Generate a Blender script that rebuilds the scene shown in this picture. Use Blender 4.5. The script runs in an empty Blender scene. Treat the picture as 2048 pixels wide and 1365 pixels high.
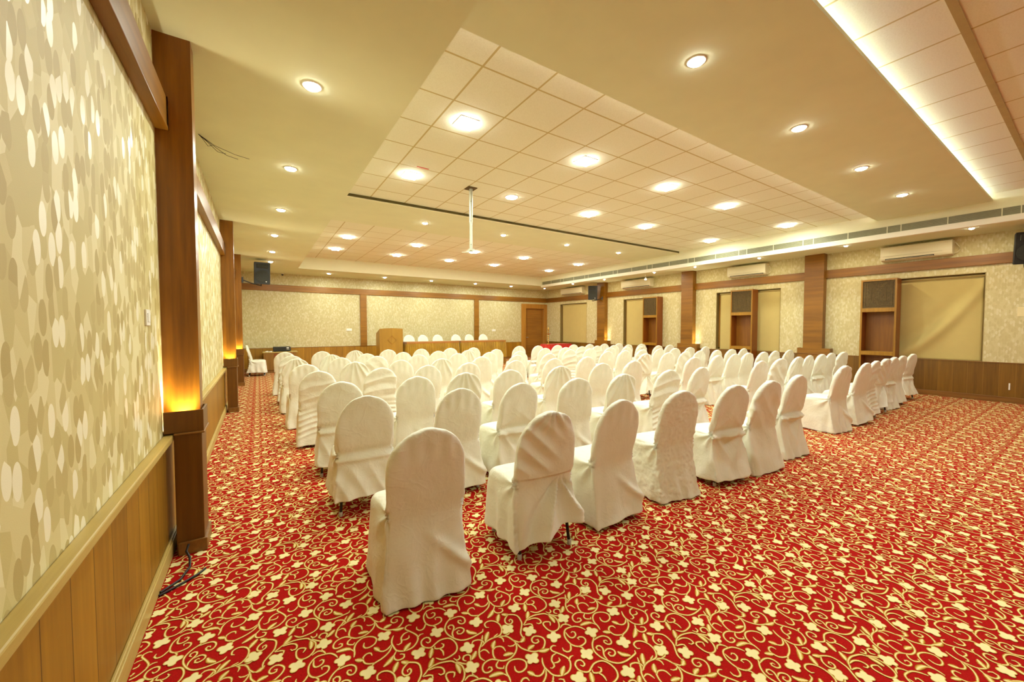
import bpy, bmesh, math, random
import numpy as np
from mathutils import Vector, Matrix, noise

# ------------------------------------------------------------------ camera, world, exposure
scn = bpy.context.scene
C = scn.collection
cam_d = bpy.data.cameras.new('camera')
cam_d.sensor_width = 36.0
cam_d.lens = 776.3 / 2048 * 36.0
cam_d.clip_start = 0.03
cam = bpy.data.objects.new('camera', cam_d)
C.objects.link(cam)
cam.location = (0.5185, 0.0, 1.4783)
cam.rotation_euler = (math.pi / 2 - 0.0347, 0.0005, -0.579)
scn.camera = cam
world = bpy.data.worlds.new('world')
scn.world = world
world.use_nodes = True
world.node_tree.nodes['Background'].inputs[0].default_value = (1, .93, .8, 1)
world.node_tree.nodes['Background'].inputs[1].default_value = 0.3
vs = scn.view_settings
vs.view_transform = 'Standard'
vs.look = 'None'
vs.gamma = 1.0
vs.use_curve_mapping = False
vs.exposure = 1.27
scn.cycles.use_denoising = True
scn.cycles.max_bounces = 8
scn.cycles.diffuse_bounces = 6
scn.cycles.glossy_bounces = 3
scn.cycles.transmission_bounces = 2
scn.cycles.caustics_reflective = False
scn.cycles.caustics_refractive = False
scn.cycles.sample_clamp_indirect = 6.0
scn.cycles.use_light_tree = True
WARM = (1.0, 0.86, 0.62)
COOL = (0.86, 0.9, 1.0)
HALL = (.92, 1.0, 0.90)
P_TILE, P_BAND, P_LEFT, P_FARTILE, P_BACK, P_RIGHT = 11.2, 9.4, 7.6, 10.0, 9.0, 5.2
P_REAR_FILL = 3.0  # power of the unseen fill lamps added behind the camera

# ------------------------------------------------------------------ helpers
PI = math.pi
W, B, YF = 12.79, 15.56, -4.0
rnd = random.Random(7)

def srgb(r, g, b):
    def f(c):
        c /= 255.0
        return c / 12.92 if c <= .04045 else ((c + .055) / 1.055) ** 2.4
    return (f(r), f(g), f(b), 1.0)

def tag(o, label=None, cat=None, group=None, kind=None):
    if label: o['label'] = label
    if cat: o['category'] = cat
    if group: o['group'] = group
    if kind: o['kind'] = kind
    return o

class MB:
    def __init__(s): s.v = []; s.f = []; s.m = []; s.sm = []
    def add(s, vs_, fs, mi=0, smooth=False):
        n = len(s.v); s.v += [tuple(v) for v in vs_]
        for f in fs: s.f.append([i + n for i in f]); s.m.append(mi); s.sm.append(smooth)
        return s
    def box(s, x0, x1, y0, y1, z0, z1, mi=0, M=None):
        p = [(x, y, z) for z in (z0, z1) for y in (y0, y1) for x in (x0, x1)]
        if M is not None: p = [M @ Vector(q) for q in p]
        return s.add(p, [(0, 2, 3, 1), (4, 5, 7, 6), (0, 1, 5, 4), (2, 6, 7, 3), (0, 4, 6, 2), (1, 3, 7, 5)], mi)
    def loft(s, rings, cap=True, mi=0, smooth=True, closed=True):
        n = len(rings[0]); vs_ = [p for r in rings for p in r]; fs = []
        for k in range(len(rings) - 1):
            for i in range(n if closed else n - 1):
                j = (i + 1) % n
                fs.append((k * n + i, k * n + j, (k + 1) * n + j, (k + 1) * n + i))
        s.add(vs_, fs, mi, smooth)
        if cap and closed:
            s.add(rings[0], [tuple(reversed(range(n)))], mi); s.add(rings[-1], [tuple(range(n))], mi)
        return s
    def tube(s, pts, r, n=8, mi=0, cap=True):
        pts = [Vector(p) for p in pts]; rings = []
        up = Vector((0, 0, 1))
        for i, p in enumerate(pts):
            d = (pts[min(i + 1, len(pts) - 1)] - pts[max(i - 1, 0)]).normalized()
            a = d.cross(up)
            if a.length < .05: a = d.cross(Vector((1, 0, 0)))
            a.normalize(); b = d.cross(a).normalized()
            rr = r[i] if isinstance(r, (list, tuple)) else r
            rings.append([p + a * (rr * math.cos(2 * PI * k / n)) + b * (rr * math.sin(2 * PI * k / n)) for k in range(n)])
        return s.loft(rings, cap, mi)
    def lathe(s, prof, cx=0, cy=0, n=20, mi=0, cz=0):
        rings = [[(cx + r * math.cos(2 * PI * k / n), cy + r * math.sin(2 * PI * k / n), cz + z) for k in range(n)] for r, z in prof]
        return s.loft(rings, True, mi)
    def build(s, name, mats, parent=None, bevel=0.0, loc=None):
        me = bpy.data.meshes.new(name)
        me.from_pydata([tuple(v) for v in s.v], [], s.f)
        if not isinstance(mats, (list, tuple)): mats = [mats]
        for m in mats: me.materials.append(m)
        me.polygons.foreach_set('material_index', s.m)
        me.polygons.foreach_set('use_smooth', s.sm)
        me.update()
        o = bpy.data.objects.new(name, me); C.objects.link(o)
        if parent is not None: o.parent = parent
        if loc: o.location = loc
        if bevel:
            b = o.modifiers.new('bevel', 'BEVEL'); b.width = bevel; b.segments = 2; b.limit_method = 'ANGLE'; b.angle_limit = .6
        return o

def empty(name, loc=(0, 0, 0), rz=0, label=None, cat=None, group=None):
    o = bpy.data.objects.new(name, None); C.objects.link(o)
    o.empty_display_size = .1
    o.location = loc; o.rotation_euler = (0, 0, rz)
    return tag(o, label, cat, group)

def struct(o): o['kind'] = 'structure'; return o

def kids(o): return list(o.children)

def copy_tree(o, parent=None):
    c = o.copy(); C.objects.link(c)
    if parent is not None: c.parent = parent
    for ch in kids(o): copy_tree(ch, c)
    return c

# ------------------------------------------------------------------ materials
def newmat(name, rough=.6, spec=.4, metal=0.0):
    m = bpy.data.materials.new(name); m.use_nodes = True
    nt = m.node_tree; b = nt.nodes['Principled BSDF']
    b.inputs['Roughness'].default_value = rough
    b.inputs['Specular IOR Level'].default_value = spec
    b.inputs['Metallic'].default_value = metal
    return m, nt, b

def N(nt, t, **kw):
    n = nt.nodes.new(t)
    for k, v in kw.items(): setattr(n, k, v)
    return n

def L(nt, a, b): nt.links.new(a, b)

def math_n(nt, op, a, b=None, c=None):
    n = N(nt, 'ShaderNodeMath', operation=op)
    for i, q in enumerate((a, b, c)):
        if q is None: continue
        if isinstance(q, (int, float)): n.inputs[i].default_value = q
        else: L(nt, q, n.inputs[i])
    return n.outputs[0]

def mix_c(nt, fac, a, b, typ='MIX'):
    n = N(nt, 'ShaderNodeMix', data_type='RGBA', blend_type=typ)
    for s_, q in ((n.inputs[0], fac), (n.inputs[6], a), (n.inputs[7], b)):
        if isinstance(q, (int, float)): s_.default_value = q
        elif isinstance(q, tuple): s_.default_value = q
        else: L(nt, q, s_)
    return n.outputs[2]

def ramp(nt, fac, stops, interp='LINEAR'):
    n = N(nt, 'ShaderNodeValToRGB'); cr = n.color_ramp; cr.interpolation = interp
    while len(cr.elements) < len(stops): cr.elements.new(.5)
    for e, (p, c) in zip(cr.elements, stops): e.position = p; e.color = c
    L(nt, fac, n.inputs[0]); return n.outputs[0]

def coords(nt, scale=(1, 1, 1), loc=(0, 0, 0)):
    tc = N(nt, 'ShaderNodeTexCoord'); mp = N(nt, 'ShaderNodeMapping')
    mp.inputs['Scale'].default_value = scale; mp.inputs['Location'].default_value = loc
    L(nt, tc.outputs['Object'], mp.inputs['Vector']); return mp.outputs[0]

def noise_n(nt, vec, scale, detail=3, rough=.5):
    n = N(nt, 'ShaderNodeTexNoise'); n.inputs['Scale'].default_value = scale
    n.inputs['Detail'].default_value = detail; n.inputs['Roughness'].default_value = rough
    if vec is not None: L(nt, vec, n.inputs['Vector'])
    return n

def bump(nt, b, h, strength=.3, dist=.01):
    n = N(nt, 'ShaderNodeBump'); n.inputs['Strength'].default_value = strength; n.inputs['Distance'].default_value = dist
    L(nt, h, n.inputs['Height']); L(nt, n.outputs[0], b.inputs['Normal'])

def m_plain(name, col, rough=.6, var=.06, scale=8, spec=.4, metal=0.0):
    m, nt, b = newmat(name, rough, spec, metal)
    nz = noise_n(nt, coords(nt), scale, 3)
    c2 = tuple(max(0, x * (1 - var * 2.2)) for x in col[:3]) + (1,)
    L(nt, ramp(nt, nz.outputs[0], [(.3, c2), (.7, col)]), b.inputs['Base Color'])
    return m

def m_wood(name, dark, light, axis='z', rough=.38, gs=1.0, spec=.45):
    m, nt, b = newmat(name, rough, spec)
    sc = {'x': (1.2, 22, 22), 'y': (22, 1.2, 22), 'z': (22, 22, 1.2)}[axis]
    v = coords(nt, tuple(q * gs for q in sc))
    n1 = noise_n(nt, v, 1.0, 5, .6)
    n2 = noise_n(nt, coords(nt, tuple(q * .12 * gs for q in sc)), 1.0, 2)
    f = math_n(nt, 'ADD', math_n(nt, 'MULTIPLY', n1.outputs[0], .55), math_n(nt, 'MULTIPLY', n2.outputs[0], .45))
    L(nt, ramp(nt, f, [(.36, dark), (.66, light)]), b.inputs['Base Color'])
    bump(nt, b, n1.outputs[0], .08, .002)
    return m

def m_planks(name, axis, dark, light, pitch=.205, off=0.0, gv=srgb(84, 56, 10)):
    m, nt, b = newmat(name, .38, .45)
    tc = N(nt, 'ShaderNodeTexCoord'); sp = N(nt, 'ShaderNodeSeparateXYZ'); L(nt, tc.outputs['Object'], sp.inputs[0])
    u = math_n(nt, 'DIVIDE', math_n(nt, 'ADD', sp.outputs[axis], off + 50 * pitch), pitch)
    fr = math_n(nt, 'FRACT', u); fl = math_n(nt, 'FLOOR', u)
    wn = N(nt, 'ShaderNodeTexWhiteNoise', noise_dimensions='1D'); L(nt, fl, wn.inputs['W'])
    cb = N(nt, 'ShaderNodeCombineXYZ')
    L(nt, math_n(nt, 'MULTIPLY', sp.outputs[axis], 26), cb.inputs[0])
    L(nt, math_n(nt, 'MULTIPLY', sp.outputs[2], 1.3), cb.inputs[1])
    L(nt, math_n(nt, 'MULTIPLY', wn.outputs[0], 30), cb.inputs[2])
    n1 = noise_n(nt, cb.outputs[0], 1.0, 5, .62)
    f = math_n(nt, 'ADD', math_n(nt, 'MULTIPLY', n1.outputs[0], .75), math_n(nt, 'MULTIPLY', wn.outputs[0], .25))
    base = ramp(nt, f, [(.25, dark), (.75, light)])
    ed = math_n(nt, 'LESS_THAN', math_n(nt, 'ABSOLUTE', math_n(nt, 'SUBTRACT', fr, .5)), .485)
    col = mix_c(nt, ed, gv, base)
    L(nt, col, b.inputs['Base Color'])
    bump(nt, b, ed, .3, .002)
    return m

def m_wallpaper(name, a, con=1.0, sc=17.0):
    # a: index of the horizontal axis of the wall
    m, nt, b = newmat(name, .55, .35)
    tc = N(nt, 'ShaderNodeTexCoord'); sp = N(nt, 'ShaderNodeSeparateXYZ'); L(nt, tc.outputs['Object'], sp.inputs[0])
    cb = N(nt, 'ShaderNodeCombineXYZ')
    L(nt, sp.outputs[a], cb.inputs[0]); L(nt, math_n(nt, 'MULTIPLY', sp.outputs[2], .47), cb.inputs[1])
    nz = noise_n(nt, cb.outputs[0], 9, 1)
    def layer(seed, scale):
        mp = N(nt, 'ShaderNodeMapping'); mp.inputs['Location'].default_value = (seed, seed * 1.7, 0)
        L(nt, cb.outputs[0], mp.inputs[0])
        v = N(nt, 'ShaderNodeTexVoronoi', voronoi_dimensions='2D', feature='F1'); v.inputs['Scale'].default_value = scale
        v.inputs['Randomness'].default_value = .85
        L(nt, mp.outputs[0], v.inputs['Vector'])
        s2 = N(nt, 'ShaderNodeSeparateColor'); L(nt, v.outputs['Color'], s2.inputs[0])
        return v.outputs['Distance'], s2.outputs[0], s2.outputs[1]
    d1, r1, g1 = layer(0.0, sc)
    d2, r2, g2 = layer(5.3, sc * 1.03)
    base = ramp(nt, r1, [(0, srgb(188, 174, 112)), (.25, srgb(204, 192, 136)), (.55, srgb(217, 208, 160)), (.82, srgb(196, 182, 122))], 'CONSTANT')
    dk = math_n(nt, 'MULTIPLY', math_n(nt, 'LESS_THAN', d2, .50), math_n(nt, 'GREATER_THAN', r2, .60))
    lt = math_n(nt, 'MULTIPLY', math_n(nt, 'LESS_THAN', d2, .47), math_n(nt, 'LESS_THAN', r2, .24))
    c = mix_c(nt, dk, base, mix_c(nt, g2, srgb(168, 148, 84), srgb(184, 168, 108)))
    c = mix_c(nt, lt, c, srgb(234, 230, 200))
    c = mix_c(nt, con, srgb(200, 188, 140), c)
    L(nt, c, b.inputs['Base Color'])
    rr = math_n(nt, 'SUBTRACT', .6, math_n(nt, 'MULTIPLY', lt, .22)); L(nt, rr, b.inputs['Roughness'])
    fine = noise_n(nt, tc.outputs['Object'], 260, 2)
    bump(nt, b, math_n(nt, 'ADD', fine.outputs[0], math_n(nt, 'MULTIPLY', math_n(nt, 'SUBTRACT', lt, dk), .6)), .12, .003)
    return m

def m_tiles(name, gx, gy, pitch=.6, line=srgb(192, 176, 122)):
    m, nt, b = newmat(name, .85, .2)
    tc = N(nt, 'ShaderNodeTexCoord'); sp = N(nt, 'ShaderNodeSeparateXYZ'); L(nt, tc.outputs['Object'], sp.inputs[0])
    def ln(o, g, w):
        u = math_n(nt, 'FRACT', math_n(nt, 'DIVIDE', math_n(nt, 'ADD', o, 60 * pitch - g + pitch / 2), pitch))
        return math_n(nt, 'LESS_THAN', math_n(nt, 'ABSOLUTE', math_n(nt, 'SUBTRACT', u, .5)), w / pitch)
    l = math_n(nt, 'MAXIMUM', ln(sp.outputs[0], gx, .010), ln(sp.outputs[1], gy, .010))
    nz = noise_n(nt, tc.outputs['Object'], 90, 3, .6)
    base = ramp(nt, nz.outputs[0], [(.3, srgb(221, 219, 192)), (.6, srgb(229, 228, 204))])
    L(nt, mix_c(nt, l, base, line), b.inputs['Base Color'])
    bump(nt, b, math_n(nt, 'SUBTRACT', nz.outputs[0], math_n(nt, 'MULTIPLY', l, .8)), .15, .003)
    return m

def m_emit(name, col, st):
    m = bpy.data.materials.new(name); m.use_nodes = True
    nt = m.node_tree; nt.nodes.remove(nt.nodes['Principled BSDF'])
    e = N(nt, 'ShaderNodeEmission'); e.inputs[0].default_value = tuple(col[:3]) + (1,); e.inputs[1].default_value = st
    L(nt, e.outputs[0], nt.nodes['Material Output'].inputs[0]); return m

def m_cloth(name, c1, c2, rough=.52):
    m, nt, b = newmat(name, rough, .45)
    b.inputs['Sheen Weight'].default_value = .15
    tc = N(nt, 'ShaderNodeTexCoord')
    n1 = noise_n(nt, tc.outputs['Object'], 3.0, 2)
    L(nt, ramp(nt, n1.outputs[0], [(.3, c2), (.7, c1)]), b.inputs['Base Color'])
    n2 = noise_n(nt, tc.outputs['Object'], 420, 2); n3 = noise_n(nt, tc.outputs['Object'], 26, 3)
    n4 = noise_n(nt, tc.outputs['Object'], 7, 3, .55); n4.inputs['Distortion'].default_value = 1.6
    cr = math_n(nt, 'ABSOLUTE', math_n(nt, 'SUBTRACT', n4.outputs[0], .5))
    def crease(vec_scale, k):
        nn = noise_n(nt, tc.outputs['Object'], vec_scale, 2, .5); nn.inputs['Distortion'].default_value = .8
        q = math_n(nt, 'MULTIPLY', math_n(nt, 'ABSOLUTE', math_n(nt, 'SUBTRACT', nn.outputs[0], .5)), k)
        q = math_n(nt, 'SUBTRACT', 1.0, math_n(nt, 'MINIMUM', q, 1.0))
        return math_n(nt, 'MULTIPLY', q, q)
    cr = math_n(nt, 'ADD', cr, math_n(nt, 'ADD', math_n(nt, 'MULTIPLY', crease(5.0, 14.0), .28), math_n(nt, 'MULTIPLY', crease(11.0, 9.0), .18)))
    h = math_n(nt, 'ADD', math_n(nt, 'MULTIPLY', n2.outputs[0], .10), math_n(nt, 'ADD', math_n(nt, 'MULTIPLY', n3.outputs[0], .5), math_n(nt, 'MULTIPLY', cr, 1.1)))
    bump(nt, b, h, .30, .010)
    return m

MT = {}
MT['cover'] = m_cloth('chair_cover_cloth', srgb(234, 234, 216), srgb(224, 222, 198))
MT['plaster'] = m_plain('cream_ceiling_plaster', srgb(220, 222, 186), .8, .02, 3, .2)
MT['riser'] = m_plain('cream_riser_paint', srgb(230, 226, 190), .7, .02, 3, .25)
MT['lip'] = m_plain('white_lip_paint', srgb(238, 232, 208), .5, .02, 3, .3)
MT['tile_near'] = m_tiles('ceiling_tiles', 2.206, 3.045)
MT['tile_far'] = m_tiles('ceiling_tiles_far', 2.09, 8.79, .6, srgb(188, 174, 124))
MT['tile_front'] = m_tiles('ceiling_tiles_front', 4.57, .66)
MT['wp_y'] = m_wallpaper('leaf_wallpaper_side', 1, .85, 19.0)  # same wallpaper, contrast raised to paint in its sheen at grazing view
MT['wp_r'] = m_wallpaper('leaf_wallpaper_right', 1, .26, 28.0)
MT['wp_x'] = m_wallpaper('leaf_wallpaper_end', 0, .28, 28.0)
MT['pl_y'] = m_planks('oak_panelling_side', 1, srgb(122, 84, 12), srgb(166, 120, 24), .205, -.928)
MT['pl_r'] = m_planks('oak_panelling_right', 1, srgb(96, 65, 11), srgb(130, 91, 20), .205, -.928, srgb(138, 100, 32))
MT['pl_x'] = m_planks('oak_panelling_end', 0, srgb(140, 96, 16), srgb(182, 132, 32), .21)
MT['wood_y'] = m_wood('brown_trim_wood_long', srgb(112, 71, 9), srgb(150, 100, 20), 'y')
MT['wood_x'] = m_wood('brown_trim_wood_cross', srgb(124, 80, 11), srgb(162, 110, 22), 'x')
MT['pillar'] = m_wood('red_brown_pillar_wood', srgb(108, 64, 6), srgb(160, 102, 16), 'z', .3)
MT['pillar_r'] = m_wood('mid_brown_pillar_wood', srgb(114, 73, 10), srgb(146, 98, 19), 'y', .38, .9)
MT['pedestal'] = m_wood('pedestal_wood', srgb(92, 55, 8), srgb(120, 77, 16), 'z', .38)
MT['rail'] = m_wood('pale_rail_wood', srgb(170, 144, 72), srgb(200, 176, 104), 'y', .4)
MT['base'] = m_wood('baseboard_wood', srgb(112, 74, 24), srgb(146, 100, 40), 'y', .4)
MT['base_x'] = m_wood('baseboard_wood_cross', srgb(112, 74, 24), srgb(146, 100, 40), 'x', .4)
MT['shelf'] = m_wood('honey_shelf_wood', srgb(134, 92, 14), srgb(164, 118, 24), 'z', .35)
MT['shelf_side'] = m_wood('red_shelf_side_wood', srgb(114, 56, 8), srgb(146, 80, 16), 'z', .35)
MT['shelf_in'] = m_wood('shelf_inner_wood', srgb(122, 72, 10), srgb(154, 98, 20), 'z', .4)
MT['carved'] = m_plain('dark_carved_wood', srgb(96, 74, 26), .6, .15, 30)
MT['door'] = m_wood('door_wood', srgb(132, 86, 26), srgb(162, 110, 38), 'x', .35)
MT['frame'] = m_wood('door_frame_wood', srgb(160, 108, 36), srgb(188, 134, 52), 'z', .35)
MT['blind'] = m_plain('tan_roller_blind', srgb(198, 178, 112), .8, .02, 5, .2)
MT['jamb'] = m_plain('window_jamb_paint', srgb(150, 130, 74), .6, .05)
MT['tbar'] = m_plain('tan_ceiling_bar', srgb(176, 156, 98), .7, .04)
MT['step_shade'] = m_plain('olive_painted_shade', srgb(96, 84, 34), .7, .1)  # dark olive colour standing in for shade on the ceiling step
MT['dark'] = m_plain('dark_recess', srgb(30, 24, 14), .8, .1)
MT['ac'] = m_plain('ivory_plastic', srgb(228, 222, 190), .35, .02, 4, .5)
MT['black'] = m_plain('black_plastic', srgb(34, 34, 28), .5, .1, 20, .5)
MT['grey'] = m_plain('dark_grille_cloth', srgb(58, 58, 48), .8, .2, 90)
MT['white'] = m_plain('white_plastic', srgb(236, 234, 222), .4, .02)
MT['metal'] = m_plain('pale_painted_steel', srgb(196, 200, 178), .35, .05, 10, .5, .3)
MT['legm'] = m_plain('black_steel_leg', srgb(34, 28, 26), .35, .05, 10, .5, .4)
MT['cap'] = m_plain('grey_rubber_tip', srgb(190, 188, 176), .6, .03)
MT['grille'] = m_plain('grey_green_grille', srgb(160, 158, 124), .5, .05, 20)
MT['grille_d'] = m_plain('grille_shadow_gap', srgb(104, 100, 70), .7, .1)
MT['gold'] = m_cloth('gold_satin_skirt', srgb(176, 138, 26), srgb(146, 110, 16), .38)
MT['goldtop'] = m_cloth('bronze_table_cloth', srgb(168, 112, 40), srgb(150, 96, 30), .5)
MT['red'] = m_cloth('red_table_cloth', srgb(214, 44, 20), srgb(190, 30, 14), .7)
MT['brass'] = m_plain('polished_brass', srgb(214, 170, 90), .25, .05, 10, .5, .9)
MT['podium'] = m_wood('podium_wood', srgb(142, 104, 26), srgb(166, 126, 36), 'z', .35)
MT['tablewood'] = m_wood('side_table_wood', srgb(124, 84, 24), srgb(152, 108, 36), 'z', .4)
MT['lens'] = m_emit('lamp_lens_glow', (.96, 1.0, .94), 25.0)
MT['led'] = m_emit('cove_led_glow', (.82, .86, 1.0), 17.0)
MT['led2'] = m_emit('cove_led_glow_soft', (.90, .84, .96), 12.0)
MT['warm'] = m_emit('uplight_glow', (1, .92, .66), 60.0)
MT['screen'] = m_plain('pale_paper', srgb(226, 212, 160), .7, .03)
MT['bulb'] = m_emit('bare_bulb_glow', (1, .93, .7), 60.0)
# ------------------------------------------------------------------ setting: floor with woven scroll pattern
STROKES='s 412,796 382,754 362,735 349,713 342,688 351,665;s 344,286 357,299 380,294 394,280 395,264 386,249;s 375,739 409,753 445,754 481,743 506,725 517,695 520,672 506,642 478,621 449,614 420,620 405,633 395,649 399,673 411,696 425,718;l 415,697 423,716 446,735;s 413,695 426,702 446,696 457,681 455,657;s 445,754 460,759 478,764;s 469,745 481,733 482,722 476,707;s 517,669 502,664 488,669 481,678;l 435,643 457,638 479,628;s 355,717 374,720 385,709 387,687;s 406,631 384,653 358,658 336,651 322,632 323,613 339,605 356,608 359,620 351,627 343,623;s 404,632 384,620 380,604 391,593 401,587 410,597;s 517,695 533,668 545,662;l 541,663 556,665 575,680;s 524,666 524,638 537,612 558,588 585,576 610,577 638,600 645,623 633,644 614,655 596,648 589,632 597,618 615,618 619,630 608,633;l 546,608 565,613 586,612;l 582,576 604,563 631,558;s 389,511 397,535 400,560 414,586 440,602 466,599 489,584 500,562 487,538 462,530 444,536 439,552 447,570;l 328,585 355,581 377,573 389,560;s 384,567 390,559 395,545;s 667,554 656,563 639,559 634,544 645,524 659,499 668,475 665,454 646,431 625,420 598,420 575,429 559,446 555,469 553,495 561,519 574,538;s 662,460 682,473 698,470;s 641,521 620,521 600,504 597,488 591,474 577,471 571,478;s 599,489 616,482 632,485 636,498;l 587,421 605,437 629,451;s 550,490 530,475 509,472 494,483 486,502;l 492,485 486,502 478,517;s 549,480 536,461 514,445 485,434 461,430 435,416;s 461,430 441,437 424,451 420,473 425,489 442,499 458,493 459,476;l 420,470 406,482 391,495;s 559,442 548,429 535,418;l 542,423 518,403 486,389;s 544,422 539,405 547,390 563,385 578,389 583,403 574,412 566,415;s 328,549 321,570 304,592 278,602 249,605 227,589 215,569 210,538 214,515 229,496 251,490 277,495 288,511 285,526 273,534 261,533 261,520;s 238,592 233,570 236,552 250,546 268,553 274,569 267,577 256,574;s 229,496 241,482 240,457;s 211,528 196,506 182,497 167,501 160,514 165,530;s 233,625 253,635 269,631 282,616 286,598;s 279,644 274,634 280,621;s 335,506 324,489 301,474 282,453 273,430 274,401 285,372 300,347 322,329 355,321 397,322 424,326 432,338;s 318,481 344,483 372,476 386,455 382,433 369,423 354,429 349,446 355,454 365,450 365,440;s 290,369 294,394 309,413 318,427 317,443 307,449 295,445 292,432 301,423;s 309,407 328,412 344,406 353,390 345,375 327,370 316,377 317,390 327,395 332,388;l 362,376 367,354 394,329;s 695,307 713,285 738,279 776,284 796,301 804,328 799,360 783,381 749,389 719,380 698,372 678,384 667,406 673,431 692,441 710,433 710,411 696,405 689,417;s 717,371 711,357 730,345 745,345 754,357 747,368;s 727,348 735,324 729,299;l 702,366 690,347 672,320;s 679,384 660,390 642,383;l 548,378 530,358 514,335;s 461,330 450,337 453,360 473,368 494,360 509,342 515,317 509,288 493,267 476,259 446,262;s 497,245 518,242 531,247;l 446,307 425,289 403,264;l 560,372 574,357 590,346;s 575,358 610,334 621,315 619,288 610,261 587,234 570,211 565,181;s 581,347 557,334 546,314 551,296 567,291 581,301 580,317 568,315 567,304;l 685,313 671,295 648,272;s 653,278 632,261 612,250;s 631,261 653,272 688,274 719,266 749,251 760,224;l 759,232 758,203 751,176;s 646,264 675,261 696,247 701,228 694,214 680,215 674,226;s 613,247 632,243 649,232 642,211;s 787,262 784,247 768,244 761,261;s 753,243 775,207 767,164 741,136 710,137 695,160 696,198 711,208 734,193 720,174;l 863,240 845,225 824,210;s 821,208 819,213 829,229 822,243 804,246 792,230 802,217;s 804,195 782,215 763,239'
FLOWERS='807,662 536,758 620,694 693,604 861,527 750,443 531,556 640,368 428,393 322,280'

TX, TY = .52, .49

def catmull(P, step):
    out = [P[0]]
    for i in range(len(P) - 1):
        p0 = P[max(i - 1, 0)]; p1 = P[i]; p2 = P[i + 1]; p3 = P[min(i + 2, len(P) - 1)]
        n = max(1, int(math.hypot(p2[0] - p1[0], p2[1] - p1[1]) / step + .5))
        for k in range(1, n + 1):
            t = k / n
            out.append(tuple(.5 * ((2 * b) + (-a + c) * t + (2 * a - 5 * b + 4 * c - d) * t * t + (-a + 3 * b - 3 * c + d) * t ** 3)
                             for a, b, c, d in zip(p0, p1, p2, p3)))
    return out

def carpet_tile(step):
    V = []; F3 = []; A = []; Zc = []
    for si, s in enumerate(STROKES.split(';')):
        k, *pp = s.split(' ')
        P = [tuple(int(q) / 1000 for q in p.split(',')) for p in pp]
        P = catmull(P, step)
        n = len(P); base = len(V)
        L_ = sum(math.hypot(P[i + 1][0] - P[i][0], P[i + 1][1] - P[i][1]) for i in range(n - 1)); d = 0
        for i in range(n):
            a = P[max(i - 1, 0)]; c = P[min(i + 1, n - 1)]
            tx, ty = c[0] - a[0], c[1] - a[1]; q = math.hypot(tx, ty) or 1
            nx, ny = -ty / q, tx / q
            if i: d += math.hypot(P[i][0] - P[i - 1][0], P[i][1] - P[i - 1][1])
            u = d / L_
            if k == 'l': w = .0115 * math.sin(PI * min(1, .06 + u * .92)) ** .7 + .0015
            else: w = .0054 * min(1, .45 + d / .03, .45 + (L_ - d) / .03)
            V += [(P[i][0] + nx * w, P[i][1] + ny * w), P[i], (P[i][0] - nx * w, P[i][1] - ny * w)]
            A += [0, 1, 0]; Zc += [si * 2.2e-5] * 3
        for i in range(n - 1):
            b = base + 3 * i
            F3 += [(b, b + 3, b + 4, b + 1), (b + 1, b + 4, b + 5, b + 2)]
    for i, s in enumerate(FLOWERS.split(' ')):
        x, y = (int(q) / 1000 for q in s.split(','))
        an = i * 1.9; n = 28; O = []
        for k in range(n):
            t = 2 * PI * k / n
            rr = .0345 * (.36 + .64 * abs(math.cos(2 * t)) ** .5) * (1.0 + .16 * math.sin(t + i))
            O.append((x + rr * math.cos(t + an), y + rr * .95 * math.sin(t + an)))
        b = len(V); V.append((x, y)); A.append(1); Zc += [.0017] * (1 + 2 * n)
        for p in O: V.append((x + (p[0] - x) * .84, y + (p[1] - y) * .84)); A.append(1)
        for p in O: V.append((x + (p[0] - x) * 1.04, y + (p[1] - y) * 1.04)); A.append(.35)
        for j in range(n):
            k2 = (j + 1) % n
            F3.append((b, b + 1 + j, b + 1 + k2, b + 1 + k2))
            F3.append((b + 1 + j, b + 1 + n + j, b + 1 + n + k2, b + 1 + k2))
    return np.array(V), np.array(F3), np.array(A), np.array(Zc)

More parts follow.
